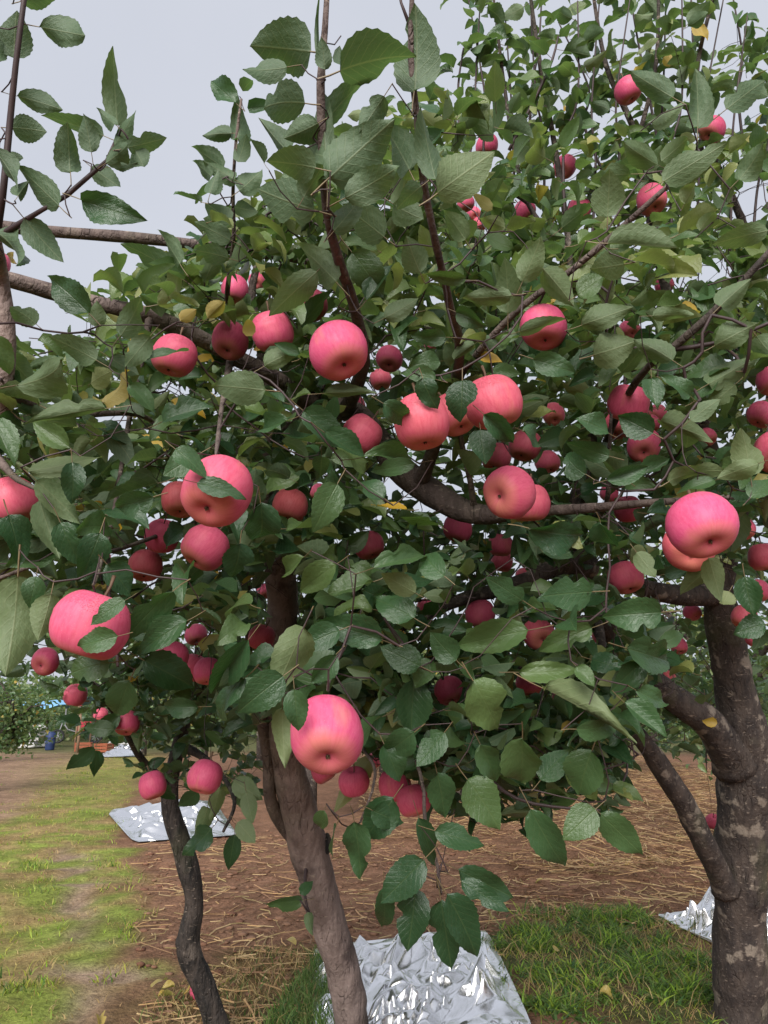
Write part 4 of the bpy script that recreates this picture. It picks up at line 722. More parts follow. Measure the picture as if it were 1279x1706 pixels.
CORR = [([(470, 1245), (512, 1410), (576, 1640), (606, 1830)], 46, 2.9), ([(1240, 1240), (1232, 1500), (1246, 1850)], 56, 3.15), ([(1194, 985), (1240, 1240)], 42, 3.1), ([(1225, 1270), (1105, 1152)], 24, 2.95),
        ([(1208, 1480), (1072, 1236)], 26, 2.95), ([(60, 480), (330, 562), (455, 628)], 19, 1.95), ([(975, 942), (880, 965), (765, 1000)], 16, 2.4), ([(660, 772), (720, 822), (792, 856)], 26, 1.88),
        ([(284, 1335), (306, 1420), (314, 1580), (384, 1800)], 30, 3.0), ([(462, 1372), (442, 1240)], 16, 2.8), ([(466, 1060), (470, 960)], 28, 2.7), ([(90, 388), (380, 412)], 12, 2.0), ([(960, 848), (1110, 836)], 9, 1.55),
        ([(868, 512), (1012, 400), (1110, 312)], 8, 1.3), ([(1062, 632), (1190, 518), (1290, 410)], 9, 1.35), ([(592, 520), (543, 350), (537, 250)], 8, 1.1), ([(748, 505), (705, 300)], 8, 1.1), ([(1196, 985), (1090, 985)], 16, 2.95)]
GAPS = [(85, 545, 60, 22), (410, 610, 22, 40), (292, 650, 26, 12), (505, 690, 30, 16), (688, 935, 16, 10), (1115, 1020, 26, 16), (1230, 190, 24, 20), (1205, 60, 30, 22), (1180, 455, 34, 16), (1040, 470, 16, 16), (800, 800, 12, 10), (650, 808, 16, 14), (1120, 895, 12, 12), (790, 300, 20, 24), (1180, 620, 30, 10), (1250, 330, 22, 60), (100, 620, 20, 8), (160, 690, 16, 8), (180, 755, 18, 8)]
AX = np.array([a['x'] for a in apples]); AY = np.array([a['y'] for a in apples]); AR = np.array([a['r'] for a in apples]); AD = np.array([a['d'] for a in apples])
def hides(px, py, d, mar=3):
    """True where a leaf at this place would cover a fruit, a trunk or an opening that the photograph shows clear"""
    k = AR * np.where(AR > 30, 1.12, np.where(AR > 17, 1.08, 1.0)) + (mar if d < 2 else 0)
    if np.any((AD + .04 > d) & ((px - AX) ** 2 + (py - AY) ** 2 < k * k)): return True
    for pl, hw, cd in CORR:
        if d > cd: continue
        for (x1, y1), (x2, y2) in zip(pl, pl[1:]):
            dx, dy = x2 - x1, y2 - y1; t = max(0, min(1, ((px - x1) * dx + (py - y1) * dy) / (dx * dx + dy * dy)))
            if (px - x1 - dx * t) ** 2 + (py - y1 - dy * t) ** 2 < hw * hw: return True
    for gx, gy, rx, ry in GAPS:
        if ((px - gx) / rx) ** 2 + ((py - gy) / ry) ** 2 < 1: return True
    return False
TX, TY = zip(*TOP); BX, BY = zip(*BOT)
def shoot_leaves():
    for b, t, ll, step, tone in SHOOTS:
        c = catmull(b, step); az = random.random() * 6.28
        for i in range(1, len(c) - 1):
            if random.random() < .36: continue
            ax = nz(c[i + 1, :3] - c[i - 1, :3]); az += 2.4 + random.uniform(-.4, .4)
            u = nz(np.cross(ax, (0.3, 1, .1))); v = np.cross(ax, u); o = u * math.cos(az) + v * math.sin(az)
            for rep_ in range(2 if random.random() < .6 else 1):
                if rep_: o = nz(o + rng.normal(0, .8, 3))
                y = nz(o + ax * random.uniform(-.25, .75)); L = ll * random.uniform(.7, 1.25); p = c[i, :3] + y * L * .3
                x3, y3, d3 = PX(np.array([p, p + y * L * .5, p + y * L]))
                if any(hides(x3[q], y3[q], d3[q]) for q in range(3)): continue
                add_leaf(t, p, y, nz(ax * .6 + np.array([0, 0, .3]) + rng.normal(0, .5, 3)), L, L * random.uniform(.52, .68), min(.85, max(.05, random.gauss(tone, .13))))
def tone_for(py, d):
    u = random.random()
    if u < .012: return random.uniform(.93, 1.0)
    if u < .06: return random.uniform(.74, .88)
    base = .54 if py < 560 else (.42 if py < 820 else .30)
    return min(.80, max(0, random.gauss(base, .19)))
shoot_leaves()
for cx_, cy_, rx, ry, d0, d1, n, ll, t in REG:
    k = 0
    while k < n:
        r = math.sqrt(random.random()); a = random.random() * 6.283
        px, py = cx_ + rx * r * math.cos(a), cy_ + ry * r * math.sin(a)
        if random.random() < .5: px, py = cx_ + rx * random.uniform(-1, 1), cy_ + ry * random.uniform(-1, 1)
        d = random.uniform(d0, d1); k += 1
        if py < np.interp(px, TX, TY) or py > np.interp(px, BX, BY): continue
        c = P(px, py, d)
        axis_ = np.array(TREES[t]['trunk'][-1][:3]); out = c - axis_; out[2] *= .3; out = nz(out)
        m = random.randint(5, 8); a0 = random.random() * 6.283; kept = 0
        shoot = nz(np.array([random.gauss(0, .5), random.gauss(0, .5), 1.0]) + out * .5)
        for q in range(m):
            az = a0 + q * 2.4; el = random.uniform(-.55, .6)
            y = nz(np.array([math.cos(az) * math.cos(el), math.sin(az) * math.cos(el), math.sin(el)]))
            L = ll * random.uniform(.7, 1.18); p = c + shoot * (q * .012) + y * L * .3
            nn = np.array([0, 0, .75]) + out * random.uniform(.1, 1.0) + rng.normal(0, .45, 3)
            mid = p + y * L * .5; tip = p + y * L
            x3, y3, d3 = PX(np.array([p, mid, tip]))
            if any(hides(x3[i], y3[i], d3[i]) for i in range(3)): continue
            if y3[2] < np.interp(x3[2], TX, TY) - 14: continue
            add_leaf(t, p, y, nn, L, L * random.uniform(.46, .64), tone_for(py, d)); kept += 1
        if kept: TREES[t]['spurs'].append((c, False))

def grow(T):
    """join every spur, leaf stalk and fruit stalk to the nearest limb or earlier twig by a thin curved twig"""
    nodes = []; par = []; rad = []; isk = []
    for b in [T['trunk']] + T['br']:
        c = catmull(b, .05)
        for i, q in enumerate(c): nodes.append(q[:3]); rad.append(q[3]); par.append(-1); isk.append(True)
    cap = len(nodes) + len(T['spurs']) * 14 + 10
    N = np.zeros((cap, 3)); N[:len(nodes)] = nodes; n = len(nodes)
    par += [-1] * (cap - n); cnt = np.zeros(cap); isk_n = np.zeros(cap, bool); isk_n[:n] = True; tang = np.zeros((cap, 3)); tang[:, 2] = 1; o_ = 0
    for b in [T['trunk']] + T['br']:
        c = catmull(b, .05); tang[o_:o_ + len(c)] = nz(np.gradient(c[:, :3], axis=0)); o_ += len(c)
    sp = np.array([s[0] for s in T['spurs']])
    dist = np.array([np.min(np.linalg.norm(N[:n] - s, axis=1)) for s in sp]); chains = []
    for i in np.argsort(dist):
        s = sp[i]; dd = np.linalg.norm(N[:n] - s, axis=1); j = int(np.argmin(dd)); D = dd[j]
        if D < .006: continue
        m = max(2, min(13, int(D / .035))); prev = j; ch = [j]; a = N[j]
        tg = tang[j]; out_ = nz(s - a)
        if np.dot(tg, out_) < 0 and isk_n[j]: tg = -tg * .3
        c1 = a + nz(tg * .8 + out_ * .7) * D * .38; c2 = s - nz(out_ + np.array([0, 0, .35]) + rng.normal(0, .2, 3)) * D * .30
        ts_ = np.linspace(0, 1, m + 1)[1:, None]
        cv = a * (1 - ts_) ** 3 + c1 * 3 * ts_ * (1 - ts_) ** 2 + c2 * 3 * ts_ ** 2 * (1 - ts_) + s * ts_ ** 3
        qx, qy, qd = PX(cv)
        if T['spurs'][i][1] != 'fruit' and any(np.any((AR > 13) & (AD > dq) & ((xq - AX) ** 2 + (yq - AY) ** 2 < (AR * .97) ** 2)) for xq, yq, dq in zip(qx, qy, qd)): continue
        for k in range(m):
            N[n] = cv[k]; tang[n] = nz(cv[k] - (cv[k - 1] if k else a)); par[n] = prev; prev = n; ch.append(n); n += 1
        chains.append(ch)
        q = prev
        while q >= 0: cnt[q] += 1; q = par[q]
    acc = Acc()
    for ch in chains:
        pts = N[ch]; r = np.array([min(.0036, .0009 * max(1, cnt[c]) ** .36) for c in ch]); r[0] = r[1] if len(r) > 1 else r[0]
        V, Fc = tube(pts, r, 5, cap=False); acc.add(V, Fc)
    return acc
def pick_visible():
    """share of the picture each leaf shows, by painting discs from far to near"""
    S = 4; W, H = 320, 427; buf = np.full((H, W), -1, int); rec = []
    for t, T in TREES.items():
        for i, l in enumerate(T['leaves']): rec.append((t, i, l[0] + l[1] * l[3] * .5, math.sqrt(l[3] * l[4]) * .42))
    C = np.array([r[2] for r in rec]); x, y, d = PX(C); order = np.argsort(-d)
    yy, xx = np.mgrid[0:H, 0:W]
    for i in order:
        if d[i] < .2: continue
        r = rec[i][3] * F / d[i] / S; cx_, cy_ = x[i] / S, y[i] / S
        x0, x1, y0, y1 = int(cx_ - r), int(cx_ + r) + 2, int(cy_ - r), int(cy_ + r) + 2
        x0 = max(0, x0); y0 = max(0, y0); x1 = min(W, x1); y1 = min(H, y1)
        if x0 >= x1 or y0 >= y1: continue
        m = (xx[y0:y1, x0:x1] - cx_) ** 2 + (yy[y0:y1, x0:x1] - cy_) ** 2 < r * r + .3
        buf[y0:y1, x0:x1][m] = i
    c = np.bincount(buf[buf >= 0], minlength=len(rec)); out = {t: {} for t in TREES}
    for i, r in enumerate(rec): out[r[0]][r[1]] = c[i]
    return out
VIS = pick_visible()
KNOTS = {'M': [(540, 1410, 2.88, .030, (.25, 0, 1)), (592, 1650, 2.92, .026, (.2, 0, 1))], 'L': [(302, 1568, 2.99, .024, (.1, 0, 1))]}
def finish(T, key, most=300):
    base = np.array(T['trunk'][0][:3]); base[2] = 0
    root = link('apple_tree', None, loc=base); tag(root, T['label'], 'apple tree', T['group'])
    def skin(b, name, sides, knob, step):
        c = catmull(b, step)
        if name == 'branch' and c[0, 3] > .012: c[:, 3] *= 1 + .28 * np.exp(-np.arange(len(c)) * step / .07)
        V, Fc = tube(c[:, :3] - base, np.maximum(c[:, 3], .0015), sides, knob, seed=random.random() * 50)
        big = c[0, 3] > .008
        return link(name, mesh_from(name, V, Fc, [(T['bark'] if name == 'trunk' or T['bark'] is not M_BARK else M_BARKM) if big else M_TWIG]), root)
    tk = [(T['trunk'][0][0], T['trunk'][0][1], -.08, T['trunk'][0][3] * 1.25)] + list(T['trunk'])
    if T['trunk'][0][2] > -.05 or True: tk = [(q[0], q[1], q[2], q[3]) for q in tk if q[2] > -.3 or q is tk[0]]
    skin(tk, 'trunk', 20, .16, .025)
    for b in T['br']: skin(b, 'branch', 12 if b[0][3] > .012 else 7, .13 if b[0][3] > .012 else .10, .03)
    for q in KNOTS.get(key, ()):
        kp = P(*q[:3]); V, Fc = tube(catmull([kp + np.array(q[4]) * -q[3] * 1.6, kp, kp + np.array(q[4]) * q[3] * 1.6], .008)[:, :3] - base, [q[3] * max(.12, math.sin(math.pi * u_)) for u_ in np.linspace(.04, .96, len(catmull([kp + np.array(q[4]) * -q[3] * 1.6, kp, kp + np.array(q[4]) * q[3] * 1.6], .008)))], 12, .35)
        link('knot', mesh_from('knot', V, Fc, [M_BARKL]), root)
    acc = grow(T)
    tw = acc.mesh('twigs', [M_TWIG]); tw.transform(Matrix.Translation(Vector(-base))); tag(link('twigs', tw, root), kind='stuff')
    vis = VIS[key]; L = T['leaves']
    order = sorted(range(len(L)), key=lambda i: -(vis[i] + (4 if L[i][6] else 0))); top = [i for i in order if vis[i] > 0 or L[i][6]][:most]; rest = [i for i in range(len(L)) if i not in set(top)]
    for i in top:
        p, y, n, l, w_, tone, hand = L[i]; X = np.cross(y, n)
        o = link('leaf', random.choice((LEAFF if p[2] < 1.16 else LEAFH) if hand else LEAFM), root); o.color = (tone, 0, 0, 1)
        m = Matrix(((X[0] * w_, y[0] * l, n[0] * l, p[0] - base[0]), (X[1] * w_, y[1] * l, n[1] * l, p[1] - base[1]), (X[2] * w_, y[2] * l, n[2] * l, p[2] - base[2]), (0, 0, 0, 1)))
        o.matrix_basis = m
    if rest:
        d = dict(p=np.array([L[i][0] for i in rest]), y=np.array([L[i][1] for i in rest]), n=np.array([L[i][2] for i in rest]), l=np.array([L[i][3] for i in rest]), w=np.array([L[i][4] for i in rest]), t=np.array([L[i][5] for i in rest]))
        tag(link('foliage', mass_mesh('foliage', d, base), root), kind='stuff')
    return root
for key, T in TREES.items(): finish(T, key)

# ------------------------------------------------------------------ apple meshes
def apple_mesh(i):
    r = random.Random(i + 40); nu, nv = 30, 22; V = []; ph = r.random() * 6; sq = r.uniform(.86, .95); lop = r.uniform(-.06, .06)
    prof = [(0.0, .62), (.07, .66), (.16, .78), (.30, .885), (.46, .90), (.63, .83), (.80, .66), (.93, .40), (.99, .12), (1.0, -.12), (.965, -.36), (.875, -.60), (.73, -.78), (.57, -.875), (.42, -.90), (.29, -.865), (.18, -.81), (.10, -.76), (0.0, -.74)]
    pr = catmull([(a, b, 0) for a, b in prof], .09)[:, :2]
    for a, z in pr:
        for j in range(nu):
            t = j / nu * 6.28318; lob = 1 + .018 * math.cos(5 * t + ph) * (1 if z < 0 else .4) * abs(z) + .045 * math.cos(2 * t + ph * 2) + .04 * math.cos(t + ph) * (1 if z > 0 else .3) + .02 * mnoise.noise(Vector((a * math.cos(t) * 2 + i * 9, a * math.sin(t) * 2, z * 2)))
            V.append((a * lob * math.cos(t), a * lob * math.sin(t), z * sq * (1.08) + lop * a * math.cos(t + ph)))
    n = len(pr); Fc = [(i_ * nu + j, (i_ + 1) * nu + j, (i_ + 1) * nu + (j + 1) % nu, i_ * nu + (j + 1) % nu) for i_ in range(n - 1) for j in range(nu)]
    return mesh_from('apple_skin', np.array(V), Fc, [M_APPLE])
AM = [apple_mesh(i) for i in range(12)]
V, Fc = tube([(0, 0, .55), (.02, 0, .85), (.08, .02, 1.15), (.07, .05, 1.45)], [.05, .042, .042, .06], 6); STEMM = mesh_from('stem', V, Fc, [M_STEM])
acc = Acc()
for j in range(5):
    a = j * 1.2566; c, s_ = math.cos(a), math.sin(a)
    acc.add(np.array([(-.03 * s_, .03 * c, -.73), (.03 * s_, -.03 * c, -.73), (.06 * c + .03 * s_, .06 * s_ - .03 * c, -.78), (.06 * c - .03 * s_, .06 * s_ + .03 * c, -.78), (.05 * c, .05 * s_, -.84), (.05 * c, .05 * s_, -.73)]), [(0, 1, 2, 3), (3, 2, 4), (0, 3, 5), (2, 1, 5)])
CALM = acc.mesh('calyx', [M_CALYX], False)
def put_apple(a, name='apple', cat='apple', group='apples hanging on the trees'):
    R = a['R']
    root = link(name, None, loc=a['p']); tag(root, a['lab'], cat, group)
    if a['cd']:
        dx, dy = a['cd'][0] / a['r'], a['cd'][1] / a['r']; k_ = math.hypot(dx, dy)
        if k_ > .95: dx, dy = dx / k_ * .95, dy / k_ * .95
        view = nz(CAM - a['p']); rt = nz(np.cross(-view, (0, 0, 1))); up = np.cross(rt, -view)
        down = rt * dx - up * dy + view * math.sqrt(max(0, 1 - dx * dx - dy * dy))
    else: down = nz(np.array([random.gauss(0, .35), random.gauss(-.15, .3), -1]))
    q = Vector(-down).to_track_quat('Z', 'Y')
    root.rotation_euler = (q @ Matrix.Rotation(random.random() * 6.28, 3, 'Z').to_quaternion()).to_euler()
    root.scale = (R, R, R)
    s = link('skin', random.choice(AM), root); s.color = (a['hue'], 0, 0, 1)
    link('stem', STEMM, root); link('calyx', CALM, root)
    return root
for a in apples: put_apple(a)
g = G(329, 1664); put_apple(dict(p=np.array([g[0], g[1], .034]), R=.036, cd=None, hue=.3, r=10, lab='fallen red apple on the ground beside the thin blackened trunk'), group='fallen fruit')

# ------------------------------------------------------------------ orchard rows behind
def back_tree(px, d_ground, h, spread, n, tone0, label, group):
    gx = (px - CX) / F * d_ground; gy = d_ground * 1.02; base = np.array([gx, gy, 0.0]); r = np.random.default_rng(int(px * 7 + d_ground * 31 + 9000))
    root = link('apple_tree', None, loc=base); tag(root, label, 'apple tree', group)
    top = np.array([r.normal(0, .2), r.normal(0, .2), h * .55])
    V, Fc = tube([(0, 0, -.05), (r.normal(0, .04), r.normal(0, .04), h * .25), tuple(top)], [.10, .08, .05], 9, .1)
    link('trunk', mesh_from('trunk', V, Fc, [M_BARKD]), root)
    tips = []
    for i in range(9):
        a = i * .698 + r.random(); e = r.uniform(.1, .9); s = top * r.uniform(.55, 1.0); e_ = s + np.array([math.cos(a) * spread * r.uniform(.5, .95), math.sin(a) * spread * r.uniform(.5, .95), h * .45 * e - .15])
        m = (s + e_) / 2 + np.array([0, 0, .12]); pts = catmull([s, m, e_], .2); V, Fc = tube(pts, np.linspace(.035, .008, len(pts)), 6)
        link('branch', mesh_from('branch', V, Fc, [M_BARKD]), root); tips.append(pts)
    P_ = np.concatenate(tips); c = P_[r.integers(0, len(P_), n)] + r.normal(0, 1, (n, 3)) * np.array([.32, .32, .30]) * spread / 1.5
    c[:, 2] = np.maximum(c[:, 2], .55 + .3 * r.random(n))
    az = r.random(n) * 6.283; el = r.uniform(-.7, .5, n); y = np.stack([np.cos(az) * np.cos(el), np.sin(az) * np.cos(el), np.sin(el)], 1)
    nn = np.array([0, 0, .8]) + r.normal(0, .5, (n, 3)); nn = nz(nn - y * (nn * y).sum(1, keepdims=True)); l = r.uniform(.065, .105, n) * (1.0 if d_ground < 14 else 1.3)
    tn = np.clip(r.normal(tone0, .15, n), 0, .8); tn = np.where(r.random(n) < .03, .95, tn)
    D = dict(p=c, y=y, n=nn, l=l, w=l * .62, t=tn)
    # the leaves nearest the camera are leaf objects, the rest one mass
    vis = np.argsort(np.linalg.norm(c + base - CAM, axis=1)); k = 40 if d_ground < 12 else 0
    for i in vis[:k]:
        X = np.cross(y[i], nn[i]); o = link('leaf', random.choice(LEAFM), root); o.color = (tn[i], 0, 0, 1)
        o.matrix_basis = Matrix(((X[0] * l[i] * .62, y[i][0] * l[i], nn[i][0] * l[i], c[i][0]), (X[1] * l[i] * .62, y[i][1] * l[i], nn[i][1] * l[i], c[i][1]), (X[2] * l[i] * .62, y[i][2] * l[i], nn[i][2] * l[i], c[i][2]), (0, 0, 0, 1)))
    rest = vis[k:]
    tag(link('foliage', mass_mesh('foliage', {q: v[rest] for q, v in D.items()}, np.zeros(3)), root), kind='stuff')
BG = 'apple trees in the rows behind'
for px, d, h, s, n, t, lab in [
 (1235, 7.2, 3.2, 1.5, 2600, .55, 'pale green apple tree filling the fork just behind the thick dark trunk'),
 (520, 9.5, 3.3, 1.5, 2600, .5, 'leafy apple tree straight behind the leaning grey trunk'),
 (760, 11.5, 3.3, 1.6, 2600, .55, 'apple tree behind the drooping shoot, at the near edge of the straw'),
 (930, 14, 3.4, 1.7, 2200, .55, 'apple tree rising behind the middle of the straw'),
 (640, 16, 3.4, 1.7, 2000, .5, 'apple tree behind the soil between the leaning trunk and the straw'),
 (1080, 17, 3.5, 1.8, 2000, .55, 'apple tree behind the low limb of the thick dark trunk'),
 (350, 14.5, 3.2, 1.6, 2200, .5, 'apple tree beyond the foil behind the thin blackened trunk'),
 (440, 19, 3.3, 1.7, 1800, .5, 'far apple tree between the thin blackened trunk and the leaning trunk'),
 (1350, 11, 3.3, 1.6, 2000, .5, 'apple tree showing only a fringe past the thick dark trunk'),
 (820, 21, 3.4, 1.8, 1800, .5, 'far apple tree behind the near end of the straw'),
 (250, 24, 3.3, 1.7, 1500, .45, 'far apple tree beside the end of the grass path'),
 (1190, 22, 3.4, 1.8, 1800, .5, 'far apple tree glimpsed in the crook of the thick dark trunk'),
 (5, 13, 2.4, 1.0, 1800, .5, 'low apple tree cut by the picture edge beside the bare path'),
 (90, 36, 3.2, 1.8, 1600, .5, 'far apple tree right behind the blue tarp shelter'),
 (215, 33, 3.3, 1.8, 1600, .5, 'far apple tree behind the stack of grey boards'),
 (10, 21, 3.0, 1.4, 1500, .5, 'apple tree just in front of the blue tarp shelter')]:
    back_tree(px, d, h, s, n, t, lab, BG)
def treeline():
    n = 26000; r = rng; a = r.uniform(-1.0, 1.0, n); dist = r.uniform(36, 60, n); x = np.tan(a * .75) * dist * .9; hmax = 3.4 + 1.3 * np.array([fbm(q * .35, 3, 2, 3) for q in x])
    z = r.random(n) ** .8 * hmax; az = r.random(n) * 6.283; el = r.uniform(-.7, .5, n); y = np.stack([np.cos(az) * np.cos(el), np.sin(az) * np.cos(el), np.sin(el)], 1)
    nn = np.array([0, 0, .6]) + r.normal(0, .6, (n, 3)); nn = nz(nn - y * (nn * y).sum(1, keepdims=True)); l = r.uniform(.25, .5, n)
    me = mass_mesh('treeline', dict(p=np.stack([x, dist, z], 1), y=y, n=nn, l=l, w=l * .6, t=np.clip(r.normal(.45, .15, n), 0, .75)), np.zeros(3))
    tag(link('treeline', me), 'far orchard trees merging into one green line at the horizon', 'treeline', kind='stuff')
treeline()

# ------------------------------------------------------------------ things at the far end of the path
def plain(name, c, rough=.6, n=.25, scale=9):
    k = NB(name); q = k.noise(scale, 4, k.n('TexCoord').outputs['Object']); return k.fin(k.mix(q, tuple(v * (1 - n) for v in c), tuple(min(1, v * (1 + n)) for v in c)), rough, .3)
M_TARP = plain('blue_tarp', (.16, .36, .58), .45); M_WOOD = plain('weathered_wood', (.20, .13, .08), .85); M_SACK = plain('woven_sack', (.55, .54, .53), .6)
M_ORANGE = plain('orange_plastic', (.26, .075, .035), .6); M_BLUE = plain('blue_plastic', (.02, .035, .10), .6); M_RED = plain('red_paint', (.36, .03, .05), .4); M_BLACK = plain('rubber', (.02, .02, .022), .8); M_STEEL = plain('grey_steel', (.20, .20, .21), .45)
def place(name, px, py, label, cat, rz=0.0, group=None):
    g_ = G(px, py); o = link(name, None, loc=(g_[0], g_[1], 0)); o.rotation_euler = (0, 0, rz); return tag(o, label, cat, group)
def part(root, name, shapes, mat, smooth=False, parent=None):
    a = Acc()
    for V_, F_ in shapes: a.add(V_, F_)
    return link(name, a.mesh(name, [mat], smooth), parent or root)
sh = place('tarp_shelter', 74, 1246, 'pale blue tarp shelter on wooden poles beyond the path', 'shelter', .1)
xs_, ys_ = np.meshgrid(np.linspace(-1.55, 1.55, 26), np.linspace(-1.1, 1.1, 18)); zz_ = 1.95 - .30 * np.abs(ys_) + .10 * np.abs(xs_) * np.abs(ys_) - .16 * np.cos(xs_ * 1.0) + .03 * np.sin(xs_ * 7 + ys_ * 3)
i_ = (np.arange(17)[:, None] * 26 + np.arange(25)[None]).ravel(); tp = link('tarp', mesh_from('tarp', np.stack([xs_.ravel(), ys_.ravel(), zz_.ravel()], 1), np.stack([i_, i_ + 1, i_ + 27, i_ + 26], 1), [M_TARP]), sh)
so = tp.modifiers.new('thickness', 'SOLIDIFY'); so.thickness = .01
for x_ in (-1.4, 1.4):
    for y_ in (-1.0, 1.0): part(sh, 'pole', [tube([(x_, y_, -.05), (x_ * 1.01, y_, .9), (x_, y_ * .99, 1.72)], [.04, .037, .033], 8)], M_WOOD, True)
part(sh, 'ridge_beam', [tube([(-1.5, 0, 1.76), (0, 0, 1.73), (1.5, 0, 1.76)], [.035, .035, .035], 8)], M_WOOD, True)
def sack_mesh(i):
    r = random.Random(i); V_ = []; nu, nv = 20, 12
    for a_ in range(nv + 1):
        v = -math.pi / 2 + math.pi * a_ / nv
        for b_ in range(nu):
            u = b_ / nu * 2 * math.pi; e = .55
            f = lambda q: math.copysign(abs(q) ** e, q)
            x, y, z = f(math.cos(v)) * f(math.cos(u)) * .40, f(math.cos(v)) * f(math.sin(u)) * .25, f(math.sin(v)) * .12
            k_ = 1 + .10 * mnoise.noise(Vector((x * 6 + i * 7, y * 6, z * 6))); V_.append((x * k_, y * k_, z * k_ * (1.0 - .25 * abs(x) / .4)))
    return mesh_from('sack', np.array(V_), [(a_ * nu + b_, a_ * nu + (b_ + 1) % nu, (a_ + 1) * nu + (b_ + 1) % nu, (a_ + 1) * nu + b_) for a_ in range(nv) for b_ in range(nu)], [M_SACK])
for px, py, z, rz, lab in ((40, 1247, .11, .3, 'white woven sack lying lowest at the outer end of the sack pile'), (66, 1245, .11, -.2, 'white woven sack lying lowest next to the blue drum'), (50, 1246, .33, .1, 'white woven sack in the middle layer of the pile'), (64, 1246, .54, .5, 'white woven sack second from the top of the pile'), (56, 1247, .75, -.3, 'topmost white woven sack of the pile under the tarp')):
    g_ = G(px, py); o = link('sack', sack_mesh(px), loc=(g_[0], g_[1], z)); o.rotation_euler = (0, 0, rz); tag(o, lab, 'sack', 'white sacks under the tarp')
dr = place('plastic_drum', 82, 1250, 'dark blue plastic drum beside the white sacks', 'drum')
part(dr, 'drum_body', [tube([(0, 0, 0), (0, 0, .04), (0, 0, .22), (0, 0, .25), (0, 0, .28), (0, 0, .42), (0, 0, .45), (0, 0, .48), (0, 0, .58), (0, 0, .61)], [.14, .16, .165, .18, .165, .165, .18, .165, .16, .13], 20)], M_BLUE, True); part(dr, 'lid', [tube([(0, 0, .605), (0, 0, .64)], [.12, .11], 20)], M_BLUE, True)
def crate(px, py, rz, lab):
    c_ = place('crate', px, py, lab, 'crate', rz, 'orange crates by the path')
    for x_ in (-.24, .24):
        for y_ in (-.17, .17): part(c_, 'post', [box((x_ - .02, y_ - .02, 0), (x_ + .02, y_ + .02, .3))], M_ORANGE)
    for z_ in (.03, .13, .23):
        for y_ in (-.195, .19): part(c_, 'slat', [box((-.26, y_, z_), (.26, y_ + .008, z_ + .065))], M_ORANGE)
        for x_ in (-.265, .262): part(c_, 'slat', [box((x_, -.18, z_ + .002), (x_ + .006, .18, z_ + .063))], M_ORANGE)
    part(c_, 'floor_board', [box((-.22, -.15, .02), (.22, .15, .028))], M_ORANGE)
crate(138, 1252, .2, 'orange slatted crate next to the wooden post'); crate(172, 1254, -.3, 'orange slatted crate nearest the grey sheet stack, below small apples')
tr_ = place('cargo_tricycle', 150, 1238, 'dark red cargo tricycle parked beyond the path', 'tricycle', .35)
part(tr_, 'cargo_bed', [box((-.55, -.4, .55), (.65, .4, .60)), box((-.55, -.43, .601), (.65, -.40, .95)), box((-.55, .40, .601), (.65, .43, .95)), box((.65, -.43, .55), (.68, .43, .95)), box((-.58, -.43, .55), (-.55, .43, 1.0))], M_RED)
part(tr_, 'frame', [tube([(.5, 0, .5), (-.6, 0, .48), (-1.0, 0, .6), (-1.25, 0, .95)], [.03, .03, .03, .025], 8), tube([(-1.22, 0, .95), (-1.4, 0, .3)], [.025, .025], 8)], M_STEEL, True)
part(tr_, 'seat', [box((-.95, -.14, .72), (-.62, .14, .80))], M_BLACK); part(tr_, 'handlebar', [tube([(-1.1, -.33, 1.08), (-1.22, -.1, 1.02), (-1.22, .1, 1.02), (-1.1, .33, 1.08)], [.018] * 4, 8)], M_STEEL, True)
part(tr_, 'canopy', [box((-1.2, -.42, 1.62), (-.5, .42, 1.66))], M_RED)
for x_ in (-1.15, -.56):
    for y_ in (-.38, .38): part(tr_, 'canopy_post', [tube([(x_, y_, .98 if x_ > -1 else .75), (x_, y_, 1.62)], [.015, .015], 6)], M_STEEL)
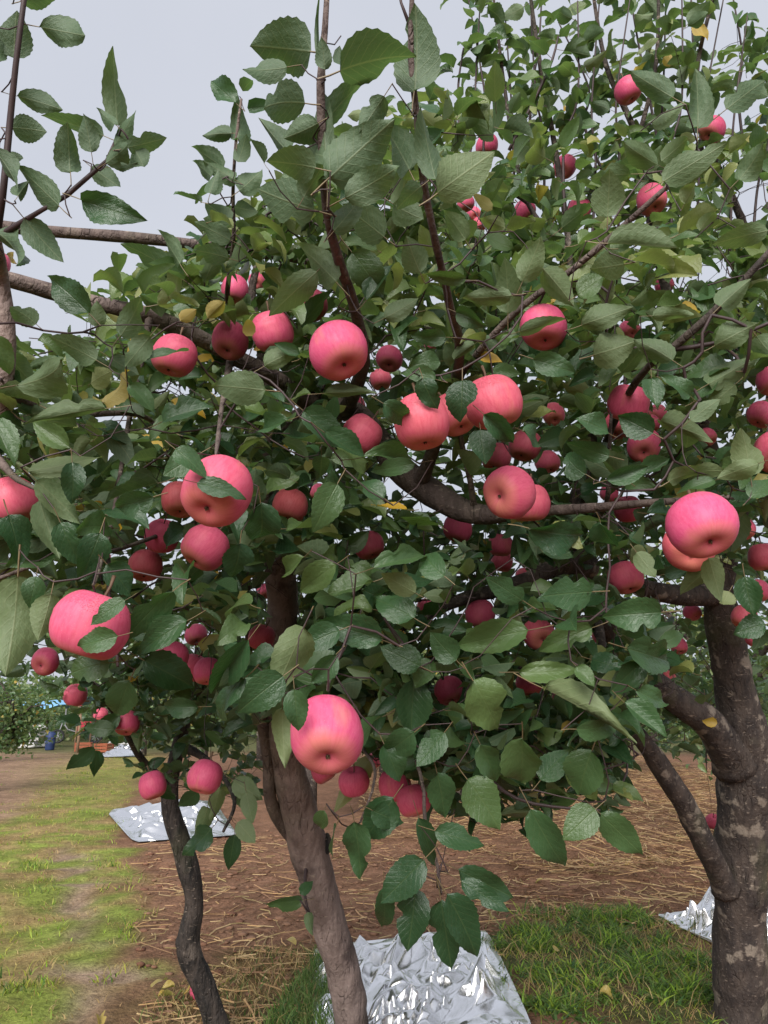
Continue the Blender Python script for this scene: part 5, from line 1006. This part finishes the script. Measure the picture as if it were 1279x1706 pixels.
for x_, y_ in ((.2, -.5), (.2, .5), (-1.4, 0)):
    a_ = np.linspace(0, 2 * math.pi, 25); ring = [(x_ + .26 * math.cos(t), y_, .30 + .26 * math.sin(t)) for t in a_]
    wh = part(tr_, 'wheel', [tube([(x_, y_ - .04, .30), (x_, y_ + .04, .30)], [.07, .07], 12)] + [tube([(x_, y_, .30), (x_ + .24 * math.cos(t), y_, .30 + .24 * math.sin(t))], [.01, .01], 5) for t in a_[:-1:3]], M_STEEL)
    part(tr_, 'tyre', [tube(ring, [.045] * 25, 10, cap=False)], M_BLACK, True, wh)
po = place('wooden_post', 128, 1254, 'thin brown wooden post standing by the orange crates', 'post')
part(po, 'shaft', [tube([(0, 0, -.1), (.01, 0, .6), (-.01, 0, 1.25)], [.05, .047, .043], 9, .08)], M_WOOD, True); part(po, 'cap', [tube([(-.01, 0, 1.24), (-.01, 0, 1.27)], [.05, .03], 9)], M_WOOD, True)
for i, (z_, lab) in enumerate(((.04, 'bottom grey board of the stack by the small foil'), (.10, 'second grey board of the stack by the small foil'), (.16, 'third grey board of the stack, slightly skewed'), (.22, 'topmost grey board of the stack by the small foil'))):
    g_ = G(210, 1240); o = link('board', Acc.mesh((lambda a: (a.add(*box((-.7, -.35, -.025), (.7, .35, .025))), a)[1])(Acc()), 'board', [M_SACK], False), loc=(g_[0] + .03 * i, g_[1], z_)); o.rotation_euler = (0, 0, .1 + .07 * i); tag(o, lab, 'board', 'stacked boards')
# ------------------------------------------------------------------ fallen leaves that can be told apart
for i, (px, py, tone) in enumerate([(1010, 1448, .94), (1050, 1445, .96), (1085, 1440, .95), (985, 1452, .93), (905, 1470, .92), (930, 1600, .93), (1000, 1672, .93), (860, 1540, .92), (1160, 1590, .92), (290, 1660, .93), (305, 1668, .95), (250, 1655, .92), (370, 1650, .93), (262, 1672, .94), (480, 1570, .92), (700, 1520, .92), (820, 1545, .92), (165, 1705, .93)]):
    g_ = G(px, py); o = link('fallen_leaf', random.choice(LEAFM), loc=(g_[0], g_[1], hgt(g_[0], g_[1]) + .03)); s_ = random.uniform(.06, .09)
    o.scale = (s_ * .6, s_, s_); o.rotation_euler = (random.uniform(-.5, .5), random.uniform(-.4, .4), random.random() * 6.28); o.color = (tone, 0, 0, 1)
    tag(o, 'dry curled tan leaf fallen on the orchard floor', 'fallen leaf', 'fallen leaves on the ground')
